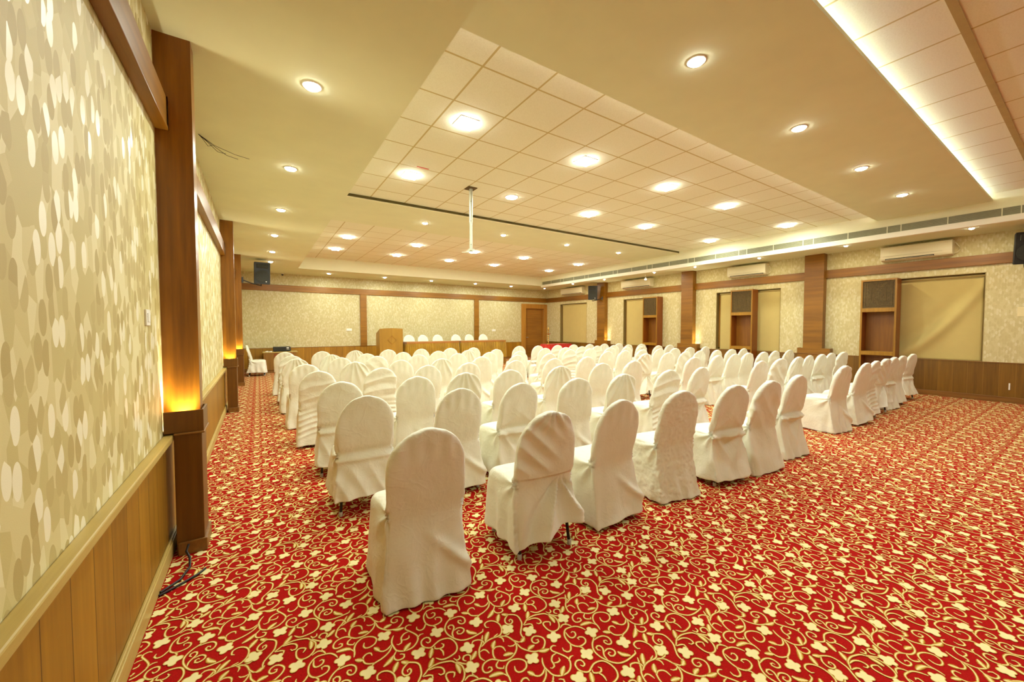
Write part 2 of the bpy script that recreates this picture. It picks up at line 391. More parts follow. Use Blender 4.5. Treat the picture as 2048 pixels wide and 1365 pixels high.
def build_floor():
    x0, x1 = .03, W - .03
    m, nt, b = newmat('red_carpet_pile', .95, .1)
    tc = N(nt, 'ShaderNodeTexCoord')
    n1 = noise_n(nt, tc.outputs['Object'], 150, 3, .7)
    L(nt, ramp(nt, n1.outputs[0], [(.3, srgb(146, 10, 8)), (.7, srgb(182, 22, 13))]), b.inputs['Base Color'])
    bump(nt, b, n1.outputs[0], .4, .004)
    m2, nt, b = newmat('gold_carpet_scrolls', .95, .1)
    at = N(nt, 'ShaderNodeAttribute', attribute_name='core')
    tc = N(nt, 'ShaderNodeTexCoord')
    n1 = noise_n(nt, tc.outputs['Object'], 180, 2, .7)
    f = math_n(nt, 'ADD', at.outputs['Fac'], math_n(nt, 'MULTIPLY', math_n(nt, 'SUBTRACT', n1.outputs[0], .5), .5))
    L(nt, ramp(nt, f, [(.0, srgb(140, 70, 14)), (.3, srgb(184, 130, 42)), (.6, srgb(218, 194, 108)), (.95, srgb(234, 222, 162))]), b.inputs['Base Color'])
    tiles = [carpet_tile(.010), carpet_tile(.022), carpet_tile(.034)]
    cx, th = .5185, .579
    Vs = []; Fs = []; As = []; Zs = []; off = 0
    half = math.atan(1024 / 776.3) + .05
    jx = range(int(-1.6 / TX) - 4, int(W / TX) + 3); jy = range(-3, int(B / TY) + 3)
    for i in jx:
        for j in jy:
            ox, oy = 1.5 + i * TX, .8 + j * TY
            mx, my = ox + .5, oy + .5
            vis = False
            for ex in (-.5, 0, .5):
                for ey in (-.5, 0, .5):
                    fx = (mx + ex - cx) * math.sin(th) + (my + ey) * math.cos(th)
                    rx = (mx + ex - cx) * math.cos(th) - (my + ey) * math.sin(th)
                    if fx > .9 and abs(rx) < fx * 1.5 + .3: vis = True
            if not vis: continue
            d = math.hypot(mx - cx, my)
            V, F, A, Zc = tiles[0 if d < 4 else 1 if d < 8.5 else 2]
            v = V + np.array([ox, oy])
            ok = (v[:, 0] > x0) & (v[:, 0] < x1) & (v[:, 1] > -1.5) & (v[:, 1] < B - .02)
            F2 = F[ok[F].all(1)]
            if not len(F2): continue
            used = np.unique(F2); mp = -np.ones(len(V), int); mp[used] = np.arange(len(used))
            Vs.append(v[used]); Fs.append(mp[F2] + off); As.append(A[used]); Zs.append(Zc[used]); off += len(used)
    V = np.concatenate(Vs); F = np.concatenate(Fs); A = np.concatenate(As); Zv = np.concatenate(Zs) + .0006
    nb = 4
    base = np.array([(-.1, YF - .1, 0), (W + .1, YF - .1, 0), (W + .1, B + .1, 0), (-.1, B + .1, 0)])
    V3 = np.concatenate([base, np.column_stack([V, Zv])])
    F = F + nb
    tri = F[:, 2] == F[:, 3]
    me = bpy.data.meshes.new('floor')
    lens_ = np.concatenate([[4], np.where(tri, 3, 4)])
    loops = np.concatenate([[0, 1, 2, 3]] + [F[:, :3].ravel() if False else np.concatenate([f[:3] if t else f for f, t in zip(F, tri)])])
    starts = np.concatenate([[0], np.cumsum(lens_)[:-1]])
    me.vertices.add(len(V3)); me.vertices.foreach_set('co', V3.ravel())
    me.loops.add(len(loops)); me.loops.foreach_set('vertex_index', loops.astype(np.int32))
    me.polygons.add(len(lens_)); me.polygons.foreach_set('loop_start', starts.astype(np.int32))
    mi = np.ones(len(lens_), np.int32); mi[0] = 0
    me.materials.append(m); me.materials.append(m2)
    me.polygons.foreach_set('material_index', mi)
    me.update(calc_edges=True)
    a = me.attributes.new('core', 'FLOAT', 'POINT')
    a.data.foreach_set('value', np.concatenate([np.zeros(nb), A]).astype(np.float32))
    o = bpy.data.objects.new('floor', me); C.objects.link(o)
    return struct(o)
build_floor()

# ------------------------------------------------------------------ setting: walls
ZS, ZR, ZT, ZP, ZB = 3.33, 3.36, 3.76, 3.70, 3.65     # soffits, right soffit, tiles, far panel, band
D = .775
wl = struct(MB().box(-.12, 0, YF, B, 0, 3.9).build('wall_left', MT['wp_y']))
wf = struct(MB().box(-.12, W + .5, YF - .12, YF, 0, 3.9).build('wall_front', MT['wp_x']))
DX0, DX1, DZ = 11.48, 12.60, 2.42
wb = MB().box(-.12, DX0, B, B + .15, 0, 3.9).box(DX1, W + .5, B, B + .15, 0, 3.9).box(DX0, DX1, B, B + .15, DZ, 3.9)
struct(wb.build('wall_back', MT['wp_x']))
struct(MB().box(DX0 - .1, DX1 + .1, B + .151, B + .17, 0, DZ + .1).build('door_light_block', MT['dark']))  # unseen dark panel added behind the door to keep world light out
WINS = [(12.68, 14.50, .785, 2.60), (9.05, 10.61, .785, 2.60), (5.01, 6.84, .785, 2.585), (1.35, 3.05, .785, 2.59)]
mb = MB(); edges_ = sorted([YF] + [q for w_ in WINS for q in w_[:2]] + [B + .15])
for i in range(0, len(edges_), 2): mb.box(W, W + .22, edges_[i], edges_[i + 1], 0, 3.9)
for y0, y1, z0, z1 in WINS: mb.box(W, W + .22, y0, y1, 0, z0).box(W, W + .22, y0, y1, z1, 3.9)
struct(mb.build('wall_right', MT['wp_r']))

# dado panelling, rails and baseboards
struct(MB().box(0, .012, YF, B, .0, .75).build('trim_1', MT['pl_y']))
struct(MB().box(0, .05, YF, B, .75, .79).box(0, .03, YF, B, .735, .75).build('trim_2', MT['rail'], bevel=.006))
struct(MB().box(.012, .032, YF, B, 0, .095).box(.012, .026, YF, B, .095, .11).build('baseboard_left', MT['rail'], bevel=.004))
mb = MB()
for a, b_ in ((.0, 11.23),): mb.box(a, b_, B - .012, B, 0, D)
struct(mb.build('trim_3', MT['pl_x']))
struct(MB().box(.0, 11.23, B - .02, B, D, D + .012).build('trim_4', MT['base_x']))
struct(MB().box(.05, 11.23, B - .03, B - .012, 0, .11).build('baseboard_back', MT['base_x'], bevel=.004))
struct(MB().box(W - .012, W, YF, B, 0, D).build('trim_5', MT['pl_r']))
struct(MB().box(W - .022, W, YF, B, D, D + .012).build('trim_6', MT['base']))
struct(MB().box(W - .03, W - .012, YF, B - .05, 0, .11).build('baseboard_right', MT['base'], bevel=.004))

# picture-height beams and posts
TB0, TB1 = 2.735, 2.94
struct(MB().box(0, .06, YF, B - .05, TB0, TB1).box(0, .066, YF, B - .05, TB0 - .004, TB0 + .018).build('trim_7', MT['wood_y'], bevel=.004))
struct(MB().box(W - .05, W, YF, B - .05, TB0, TB1).build('trim_8', MT['wood_y'], bevel=.004))
struct(MB().box(0, W, B - .05, B, TB0, TB1).build('trim_9', MT['wood_x'], bevel=.004))
for i, (a, b_) in enumerate(((3.785, 4.015), (8.65, 8.88))):
    struct(MB().box(a, b_, B - .05, B, D, TB0).build('trim_%d' % (10 + i), MT['wood_x'], bevel=.004))

# windows: recess, blind on a roller
def window(n, y0, y1, z0, z1, curl):
    f = MB().box(W + .20, W + .22, y0, y1, z0, z1)
    o = struct(f.build('window_%d' % n, MT['dark']))
    t = MB().box(W + .002, W + .2, y1 - .012, y1, z0, z1).box(W + .002, W + .2, y0, y0 + .012, z0, z1).box(W + .002, W + .2, y0, y1, z1 - .012, z1).box(W + .002, W + .2, y0, y1, z0, z0 + .012)
    t.build('window_reveal', MT['jamb'], o)
    # mullioned frame with dark glass behind the blind
    g = MB()
    for a, b_ in ((y0 + .012, y0 + .06), (y1 - .06, y1 - .012), ((y0 + y1) / 2 - .02, (y0 + y1) / 2 + .02)): g.box(W + .15, W + .19, a, b_, z0 + .012, z1 - .012)
    g.box(W + .15, W + .19, y0 + .012, y1 - .012, z0 + .012, z0 + .06).box(W + .15, W + .19, y0 + .012, y1 - .012, z1 - .06, z1 - .012)
    g.build('window_frame', MT['frame'], o)
    MB().box(W + .168, W + .172, y0 + .02, y1 - .02, z0 + .02, z1 - .02).build('pane', MT['dark'], o)
    return o

def blind(y0, y1, z0, z1, amp, seed, label):
    r = empty('roller_blind', (W + (.115 if amp > .02 else .09), (y0 + y1) / 2, z1 - .05), 0, label, 'blind', 'roller blinds in the window recesses')
    ny, nz = 44, 44; hw = (y1 - y0) / 2 - .03; rows = []
    H = z1 - z0 - .06
    for k in range(nz + 1):
        v = k / nz; row = []
        for i in range(ny + 1):
            u = i / ny * 2 - 1
            if amp > .02:
                # one broad diagonal sag running from the upper right to the lower left corner
                s_ = (-u * .5 + .5)          # 0 left (far) .. 1 right (near)
                s_ = 1 - s_
                t = (1 - u) / 2              # 1 at near side
                line = .12 + .80 * (1 - t) ** 1.0
                curve = 1.02 - .92 * t ** 1.9
                dd = (v - curve)
                x = -min(amp, .075) * math.exp(-(dd / .10) ** 2) * (.35 + v) + amp * .9 * math.exp(-((dd + .2) / .12) ** 2) * v - .03 * v * (1 - t)
            else:
                x = amp * math.sin(u * 2 + seed) * v
            row.append((x, -hw * 0 + u * hw, -.02 - v * H))
        rows.append(row)
    m = MB(); m.loft(rows, False, closed=False)
    o = m.build('fabric', MT['blind'], r)
    s = o.modifiers.new('s', 'SOLIDIFY'); s.thickness = .003
    MB().tube([(0, -hw - .01, 0), (0, hw + .01, 0)], .024, 12).build('roller', MT['blind'], r)
    MB().box(-.012, .012, -hw, hw, -.02 - H - .02, -.02 - H + .012, M=None).build('bottom_bar', MT['blind'], r) if amp < .02 else None
    return r
BL = ['tan roller blind in the far corner window, beside the red table',
      'tan roller blind left of the second carved shelf unit from the back',
      'tan roller blind in the third window, shelf unit standing across its middle',
      'widest tan roller blind, sagging with a diagonal crease, nearest window']
for i, (y0, y1, z0, z1) in enumerate(WINS):
    window(i + 1, y0, y1, z0, z1, 0)
    blind(y0 + .0, y1 - (.06 if i < 3 else 0), z0, z1, .085 if i == 3 else .004, i, BL[i])

# door in the back wall
dr = struct(MB().box(DX0 + .022, DX1 - .022, B + .07, B + .11, .005, DZ - .022).build('door_1', MT['door'], bevel=.003))
MB().box(DX0 + .16, DX1 - .16, B + .062, B + .075, .12, DZ - .35).box(DX0 + .16, DX1 - .16, B + .062, B + .075, DZ - .30, DZ - .08).build('door_panel', MT['door'], dr, bevel=.01)
MB().box(11.225, DX0, B - .045, B, 0, 2.635).box(DX1, W - .001, B - .045, B, 0, 2.635).box(DX0, DX1, B - .045, B, DZ, 2.635).box(DX0, DX0 + .02, B, B + .15, 0, DZ).box(DX1 - .02, DX1, B, B + .15, 0, DZ).box(DX0 + .02, DX1 - .02, B, B + .15, DZ - .02, DZ).build('door_frame', MT['frame'], dr, bevel=.004)
MB().tube([(DX0 + .09, B + .06, 1.0), (DX0 + .09, B + .03, 1.0), (DX0 + .20, B + .03, 1.0)], .009).build('door_handle', MT['metal'], dr)

# ------------------------------------------------------------------ setting: ceiling
XL, XR, YB, R0, R1, C0 = 1.60, 11.16, 13.86, 2.62, 7.10, 1.13
def ceil(mb, mats, **k): return struct(mb.build('ceiling', mats, **k))
ceil(MB().box(-.12, XL, YF, B, ZS, 3.9), MT['plaster'])
ceil(MB().box(XL, W + .2, YB, B, ZS, 3.9), MT['plaster'])
ceil(MB().box(XR, W + .2, YF, YB, ZR, 3.9), MT['plaster'])
ceil(MB().box(XL, XR, R1 + .002, 8.79, ZP, 3.9), MT['plaster'])
ceil(MB().box(XL, XR, 8.79, YB, ZP + .004, 3.9), MT['tile_far'])
ceil(MB().box(XL, XR, 2.2, R1, ZT, 3.9), MT['tile_near'])
ceil(MB().box(XL, XR, YF, 1.6, ZT + .02, 3.9), MT['tile_front'])
ceil(MB().box(XL, XR, C0, R0, ZB, ZB + .035).box(XL, XR, 1.55, 2.25, ZB + .035, 3.9), MT['plaster'])
# inner risers of the recess in a paler paint, far lip and grille upstand
ceil(MB().box(XL, XR, YB - .006, YB + .01, ZS, ZP + .05), MT['riser'])
ceil(MB().box(XR - .006, XR + .01, YF, YB, ZR, 3.9), MT['riser'])
struct(MB().box(XR - .035, XR + .05, YF, YB, 3.265, 3.365).build('trim_12', MT['lip'], bevel=.004))
struct(MB().box(XL, XR, R1 - .012, R1 + .001, ZP + .010, ZT - .001).build('trim_13', MT['step_shade']))  # strip that paints the shade onto the step's riser
struct(MB().box(XL, XR, R1 - .020, R1 + .02, ZP - .004, ZP + .010).build('trim_15', MT['riser']))
struct(MB().box(XL, XR, .635, .685, ZT + .008, ZT + .022).build('trim_14', MT['tbar']))
# cove strips lying on the dropped band
def cove(y, z, mat, label):
    r = empty('cove_light', (XL, y, z), 0, label, 'cove light')
    MB().box(.05, XR - XL - .05, -.012, .012, 0, .012).build('channel', MT['white'], r)
    MB().box(.06, XR - XL - .06, -.009, .009, .012, .026).build('strip', mat, r)
cove(1.30, ZB + .035, MT['led'], 'bright bluish cove strip glowing behind the near edge of the dropped band')
cove(2.45, ZB + .035, MT['led2'], 'faint cove strip glowing along the tiled recess edge of the dropped band')

# long grille on the right-hand upstand
gr = empty('air_grille', (XR - .006, 0, 3.437), 0, 'long grey louvred air grille running along the right ceiling upstand', 'air grille')
MB().box(-.004, 0, YF + .2, YB - .06, -.066, .066).build('grille_back', MT['grille_d'], gr)
mb = MB()
for k in range(8): mb.box(-.014, -.004, YF + .2, YB - .06, -.062 + k * .0165, -.052 + k * .0165)
mb.build('louvres', MT['grille'], gr)
y = YB - .07; k = 0
while y > .4:
    MB().box(-.017, -.002, y - .012, y, -.066, .066).build('divider', MT['riser'], gr)
    y -= (.62, .62, .2)[k % 3]; k += 1
MB().box(-.017, -.002, YF + .2, YB - .06, .066, .074).box(-.017, -.002, YF + .2, YB - .06, -.074, -.066).build('grille_frame', MT['riser'], gr)

# ------------------------------------------------------------------ pillars on the side walls
def pillar(side, y0, label, lit, tray_only=False):
    # local x points into the room, y0 = near side of the pedestal
    s = 1 if side == 'left' else -1
    x0 = 0 if side == 'left' else W
    near, far, pw = (.05, .05, .14) if side == 'left' else (.17, .12, .42)
    if side == 'left': p, pp = .185, .205
    else: p, pp = .19, .205
    zt = ZS if side == 'left' else ZR
    PH, PM = .94, .80
    r = empty('wall_pillar', (x0, y0, 0), 0, label, 'pillar', 'wood clad pillars on the %s wall' % side)
    def bx(m, a, b_, c, d, e, f): lo, hi = sorted((s * a, s * b_)); return m.box(lo, hi, c, d, e, f)
    tot = near + pw + far
    m = MB(); bx(m, .0, p, near, near + pw, .86, TB0 - .005); bx(m, .067, p, near, near + pw, TB0 - .005, TB1 + .002); bx(m, .0, p, near, near + pw, TB1 + .002, zt)
    m.build('shaft', MT['pillar'] if side == 'left' else MT['pillar_r'], r)
    m = MB(); bx(m, .0521 if side == 'left' else .024, pp - .01, .0, tot, .0, PM - .01)
    m.build('pedestal', MT['pedestal'] if side == 'left' else MT['pillar_r'], r, bevel=.004)
    m = MB(); bx(m, .06 if side == 'left' else .032, pp + .004, -.014, tot + .014, 0, .085); m.build('plinth', MT['base'], r, bevel=.004)
    m = MB(); bx(m, .055 if side == 'left' else .03, pp + .006, -.016, tot + .016, PM - .012, PM); m.build('ledge', MT['base'], r, bevel=.003)
    m = MB(); t = .012
    bx(m, .004, pp, 0, t, PM, PH); bx(m, .004, pp, tot - t, tot, PM, PH); bx(m, pp - t, pp, t, tot - t, PM, PH); bx(m, .004, pp - t, t, tot - t, PM, PM + .02)
    m.build('tray', MT['pedestal'] if side == 'left' else MT['pillar_r'], r, bevel=.002)
    if lit:
        g = near
        if side == 'left':
            m = MB(); bx(m, .03, p - .02, t + .004, near - .010, PM + .025, PM + .04)
        else:
            m = MB(); bx(m, .05, .11, .05, .11, PM + .025, PM + .05)
        m.build('uplight', MT['warm'], r)
        ld = bpy.data.lights.new('uplight_lamp', 'SPOT'); ld.energy = 34 if side == 'left' else 26; ld.color = (1, .9, .62)
        ld.spot_size = 1.5 if side == 'left' else 1.0; ld.spot_blend = .8; ld.shadow_soft_size = .02
        lo = bpy.data.objects.new('uplight_lamp', ld); C.objects.link(lo); lo.parent = r
        lo.location = (s * .10, near * .45, PM + .06) if side == 'left' else (s * .07, .075, PM + .07)
        lo.rotation_euler = (PI, 0, 0) if side == 'left' else (PI - .05, s * .12, 0)
    return r
pillar('left', 3.245, 'nearest reddish wood clad pillar, beside the light switch', True)
pillar('left', 8.30, 'middle wood clad pillar on the left wall, glowing at its foot', True)
pillar('left', 11.98, 'farthest wood clad pillar on the left wall, beneath the loudspeaker', True)
pillar('right', 11.28, 'wood clad pillar near the far corner carrying a loudspeaker', True)
pillar('right', 7.36, 'wood clad pillar lit at its foot, between the second and third windows', True)
pillar('right', 3.80, 'nearest right wall pillar, unlit, between two large air conditioners', False)
# ------------------------------------------------------------------ ceiling lights
def area_lamp(parent, power, r, col=HALL, z=-.03, spread=PI):
    ld = bpy.data.lights.new('lamp_light', 'AREA'); ld.shape = 'DISK'; ld.size = r * 2
    ld.energy = power; ld.color = col; ld.spread = spread
    o = bpy.data.objects.new('lamp_light', ld); C.objects.link(o); o.parent = parent; o.location = (0, 0, z)
    return o

def light_square(x, y, z, label, group, power, h=.10):
    r = empty('ceiling_light', (x, y, z), 0, label, 'ceiling light', group)
    MB().box(-h - .015, h + .015, -h - .015, h + .015, -.008, 0).build('frame', MT['white'], r, bevel=.003)
    rings = [[(a * s_, b * s_, zz) for a, b in ((-h, -h), (h, -h), (h, h), (-h, h))] for s_, zz in ((1, -.008), (.96, -.030), (.8, -.038))]
    MB().loft(rings, True).build('lens', MT['lens'], r)
    area_lamp(r, power, .085, z=-.042)
    return r

def light_round(x, y, z, label, group, power, rad=.055, col=HALL, spread=PI):
    r = empty('ceiling_light', (x, y, z), 0, label, 'ceiling light', group)
    n = 20
    prof = [(rad + .018, 0), (rad + .016, -.006), (rad + .004, -.008), (rad, -.004), (rad, 0)]
    MB().lathe(prof, n=n).build('ring', MT['white'], r)
    MB().lathe([(rad - .001, -.003), (rad * .9, -.018), (rad * .45, -.026)], n=n).build('lens', MT['lens'], r)
    area_lamp(r, power, rad * .8, col, z=-.030, spread=spread)
    return r
ORD = ['first', 'second', 'third', 'fourth', 'fifth', 'sixth', 'seventh', 'eighth']
for j, (yy, xs) in enumerate(((3.96, (2.50, 4.31, 6.12, 7.92, 10.43)), (5.75, (2.47, 4.27, 6.13, 7.87, 10.47)))):
    for i, x in enumerate(xs):
        lab = '%s ceiling light in the nearer tiled recess, %s row, %s from the left' % ('round' if (i, j) == (1, 1) else 'square', ('front', 'rear')[j], ORD[i])
        if (i, j) == (1, 1): light_round(x, yy, ZT, lab, 'ceiling lights in the nearer tiled recess', P_TILE, .10)
        else: light_square(x, yy, ZT, lab, 'ceiling lights in the nearer tiled recess', P_TILE)
for i, x in enumerate((3.55, 5.49, 7.45, 9.39)):
    light_round(x, 1.89, ZB, 'round downlight in the dropped plaster band, %s from the left' % ORD[i], 'downlights in the dropped plaster band', P_BAND, .06, (.93, .95, 1.0))
for i, (x, y) in enumerate(((.90, 3.38), (.87, 5.24), (.855, 7.14), (.83, 9.16), (.845, 11.16), (.845, 12.87))):
    light_round(x, y, ZS, 'small round downlight over the left aisle, %s from the camera' % ORD[i], 'downlights over the left aisle', P_LEFT)
for i, x in enumerate((3.53, 5.49, 7.49, 9.51)):
    light_round(x, 7.98, ZP, 'round downlight in the smooth strip beyond the ceiling step, %s from the left' % ORD[i], 'downlights beyond the ceiling step', P_FARTILE, .055, (.93, .95, 1.0))
for j, (yy, xs) in enumerate(((10.2, (2.40, 4.15, 5.86, 7.64, 9.97)), (11.93, (2.39, 4.12, 5.85, 7.57, 10.04)))):
    for i, x in enumerate(xs):
        light_square(x, yy, ZP + .004, 'square ceiling light in the far tiled field, %s row, %s from the left' % (('front', 'rear')[j], ORD[i]), 'ceiling lights in the far tiled field', P_FARTILE)
for i, x in enumerate((2.58, 4.46, 6.27, 8.22, 10.02, 11.9)):
    light_round(x, 14.60, ZS, 'round downlight over the stage wall, %s from the left' % ORD[i], 'downlights along the stage wall', P_BACK if i < 5 else 1.5, .055 if i < 5 else .03, HALL if i < 5 else (1, .8, .5))
for i, y in enumerate((12.60, 10.78, 8.50, 7.02, 5.18, 3.33, 1.45)):
    light_round(11.88, y, ZR, 'small downlight above the window wall, %s from the far corner' % ORD[i], 'downlights above the window wall', P_RIGHT, .035, (1, .88, .62))
# unseen fill lamps added behind the camera to light the chair backs
for j, yy in enumerate((-.9,)):
    for i, x in enumerate((2.5, 4.31, 6.12, 7.92, 10.43)):
        light_square(x, yy, ZT + .02, 'unseen added square fill light, front tiled field behind the camera, %s from the left' % ORD[i], 'added fill lights in the front tiled field', P_REAR_FILL)
for i, y in enumerate((-.4, -2.3)):
    light_round(.87, y, ZS, 'unseen added round fill light over the left aisle behind the camera, %s of two' % ORD[i], 'added fill lights over the left aisle behind the camera', 3.0)
for i, y in enumerate((-.5, -2.4)):
    light_round(11.88, y, ZR, 'unseen added fill light above the front end of the window wall, %s of two' % ORD[i], 'added fill lights above the front end of the window wall', P_RIGHT, .035)

# spotlight dangling from its wires below the right soffit
r = empty('hanging_spotlight', (11.45, 8.52, ZR), 0, 'bright bare spotlight dangling on its wires before an air conditioner', 'spotlight')
MB().lathe([(.05, 0), (.05, -.006), (.02, -.008)], n=16).build('ceiling_ring', MT['white'], r)
MB().tube([(0, 0, -.005), (.01, .01, -.08), (-.008, 0, -.15), (0, 0, -.21)], .004, 6).build('wire', MT['white'], r)
MB().lathe([(.012, -.20), (.02, -.215), (.034, -.25), (.037, -.262)], n=16).build('housing', MT['white'], r)
MB().lathe([(.033, -.2625), (.03, -.272), (.012, -.277)], n=16).build('bulb', MT['bulb'], r)

# ------------------------------------------------------------------ covered banquet chairs
def rear_y(z):
    # rear face of the back: flares out to the floor, waist at the seat, leans back at the top
    if z < .45: return .058 - .085 * ((.45 - z) / .45) ** 1.4
    return .058 - .092 * ((z - .45) / .49) ** 1.1

def super_ring(hx, y0, y1, z, n=40, e=5.0):
    cy, hy = (y0 + y1) / 2, (y1 - y0) / 2; out = []
    for k in range(n):
        a = 2 * PI * (k + .5) / n; c, s_ = math.cos(a), math.sin(a)
        out.append((hx * math.copysign(abs(c) ** (2 / e), c), cy + hy * math.copysign(abs(s_) ** (2 / e), s_), z))
    return out

def smooth(a, b, x):
    t = min(1, max(0, (x - a) / (b - a))); return t * t * (3 - 2 * t)

TOPZ = .945
def base_cover(voxel=.0098):
    m = MB(); rings = []
    for k in range(44):
        z = .012 + (TOPZ - .012) * k / 43
        if z < .45: w = .212 + .034 * ((.45 - z) / .45) ** 1.1
        elif z < .70: w = .212 + .006 * math.sin((z - .45) / .25 * PI / 2)
        else:
            t = (z - .70) / (TOPZ - .70); w = .218 * max(0, 1 - t ** 2.1) ** (1 / 2.0)
        w = max(w, .02); y0 = rear_y(z)
        th = .075 if z < .5 else .075 - .02 * (z - .5) / .44
        rings.append(super_ring(w, y0, y0 + th, z))
    m.loft(rings)
    rings = []
    for k in range(26):
        z = .012 + (.472 - .012) * k / 25
        w = .216 + .032 * ((.45 - min(z, .45)) / .45)
        y0 = rear_y(z) + .012; y1 = .475 + .035 * (1 - z / .47)
        e = smooth(.44, .472, z)
        rings.append([(x * (1 + .10 * max(0, y) / .47), y, z_) for x, y, z_ in super_ring(w - .018 * e, y0, y1 - .018 * e, z, 48, 7)])
    for t, dz in ((.9, .008), (.7, .016), (.4, .021), (.1, .022)):
        rings.append([(x * (1 + .10 * max(0, y) / .47), y, z_) for x, y, z_ in super_ring(.198 * t, .27 - .2 * t, .27 + .187 * t, .472 + dz, 48, 4)])
    m.loft(rings)
    o = m.build('tmp_cover', MT['cover'])
    md = o.modifiers.new('r', 'REMESH'); md.mode = 'VOXEL'; md.voxel_size = voxel; md.use_smooth_shade = True
    bpy.context.view_layer.update()
    dg = bpy.context.evaluated_depsgraph_get()
    me = bpy.data.meshes.new_from_object(o.evaluated_get(dg))
    bpy.data.objects.remove(o)
    bm = bmesh.new(); bm.from_mesh(me)
    for _ in range(2): bmesh.ops.smooth_vert(bm, verts=bm.verts, factor=.5, use_axis_x=True, use_axis_y=True, use_axis_z=True)
    bm.to_mesh(me); bm.free()
    return me
BASE = base_cover()

def fan(x, z, ang0, n, ph=0): return math.sin(ang0 * n + ph)

def wrinkle(v, seed, p, n):
    x, y, z = p; d = 0.0
    rear = smooth(.25, .8, -n.y); side = smooth(.35, .85, abs(n.x)); front = smooth(.3, .8, n.y) * (1 if y > .3 else 0)
    q = Vector((x * 4 + seed * 7.1, y * 4 + seed * 3.3, z * 3))
    d += .008 * noise.noise(q) + .003 * noise.noise(q * 3.1)
    low = smooth(.50, .12, z)
    # soft folds of the skirt, deeper towards the hem
    along = x if (rear > .5 or front > .5) else y
    d += low * .007 * math.sin(along * 34 + 5 * noise.noise(Vector((along * 3, z * 1.5, seed))) + seed) * (.8 if v not in (1,) else 1.2)
    # bunching where back meets seat on the sides
    r_ = math.hypot(abs(x) - .215, (y - .10)); rz = z - .47
    a = math.atan2(rz, (y - .09) + 1e-4)
    d += .008 * side * smooth(.26, .03, math.hypot(y - .09, rz)) * math.sin(a * 7 + seed)
    def ridge(t): return (1 - abs(((t / PI) % 2) - 1)) ** 1.6 * 2 - 1
    if v == 0:      # nearly smooth, one long sag low on the back
        c = z - (.30 - .9 * (x - .05))
        d += rear * .022 * math.exp(-(c / .04) ** 2) * smooth(-.05, .16, x) * smooth(.55, .4, z)
        d += rear * .004 * smooth(.98, .8, z) * smooth(.7, .85, z) * math.sin(x * 70 + seed)
    elif v == 1:    # loose upper panel, folds gathered at the seat line
        a = math.atan2(x - .11, max(.50 - z, .001) + .02); rr = math.hypot(x - .11, .50 - z)
        if z < .505: d += rear * .026 * ridge(a * 11) * smooth(.0, .12, rr) * smooth(.5, .1, abs(a) - .35)
        else:
            c = (z - .86) + .9 * (x + .10)
            d += rear * (.010 * ridge(c * 44) * smooth(.16, -.08, x) * smooth(.94, .80, z) * smooth(.5, .62, z) + .006)
            d += rear * .006 * math.sin(math.atan2(x, .98 - z) * 13) * smooth(.72, .9, z)
    elif v == 2:    # horizontal swags
        c = z + .75 * x * x - .12 * x
        d += (rear + .15 * side * (z > .5)) * .0075 * (.35 + 1.3 * abs(noise.noise(Vector((x * 5 + seed, z * 6, seed * 2))))) * ridge(c * 44 + 2.2 * noise.noise(Vector((x * 3, z * 2, seed)))) * smooth(.50, .56, z) * smooth(.90, .80, z)
        d += rear * .007 * ridge(c * 90) * smooth(.52, .40, z) * smooth(.05, .2, z) * .7
    elif v == 3:    # crumpled all over
        q2 = Vector((x * 17 + seed, y * 17, z * 15))
        d += .006 * (abs(noise.noise(q2)) - .25) + .006 * (abs(noise.noise(q2 * 2.1)) - .25)
    elif v == 4:    # pulled in at the waist with draped corners
        for sx in (-1, 1):
            rr = math.hypot(x - sx * .20, z - .48); a = math.atan2(x - sx * .20, .50 - z)
            d += rear * .011 * ridge(a * 7.5 + sx) * smooth(.02, .12, rr) * smooth(.46, .2, rr) * (1 if z < .5 else .25)
        d += rear * .020 * math.exp(-((z - .455) / .028) ** 2) - rear * .012 * math.exp(-((z - .50) / .03) ** 2)
    elif v == 5:    # pleats running down from the crown
        a = math.atan2(x + .02, 1.02 - z)
        d += rear * .009 * ridge(a * 20 + seed) * smooth(.99, .86, z) * smooth(.45, .75, z)
    elif v == 6:    # smooth back, seam pulled tight above the seat
        d += rear * .010 * math.exp(-((z - .43) / .03) ** 2) - rear * .008 * math.exp(-((z - .49) / .03) ** 2)
        d += rear * .006 * ridge(x * 45 + z * 16 + seed) * smooth(.42, .2, z)
    elif v == 7:    # diagonal drag lines
        c = z * .8 + x * .9
        d += rear * .008 * (.3 + 1.4 * abs(noise.noise(Vector((x * 5, z * 5, seed * 3))))) * ridge(c * 30 + 2 * noise.noise(Vector((x * 4, z * 3, seed)))) * smooth(.30, .45, z) * smooth(.92, .80, z)
        d += (side * (z > .5)) * .0025 * ridge(z * 70)
    return d

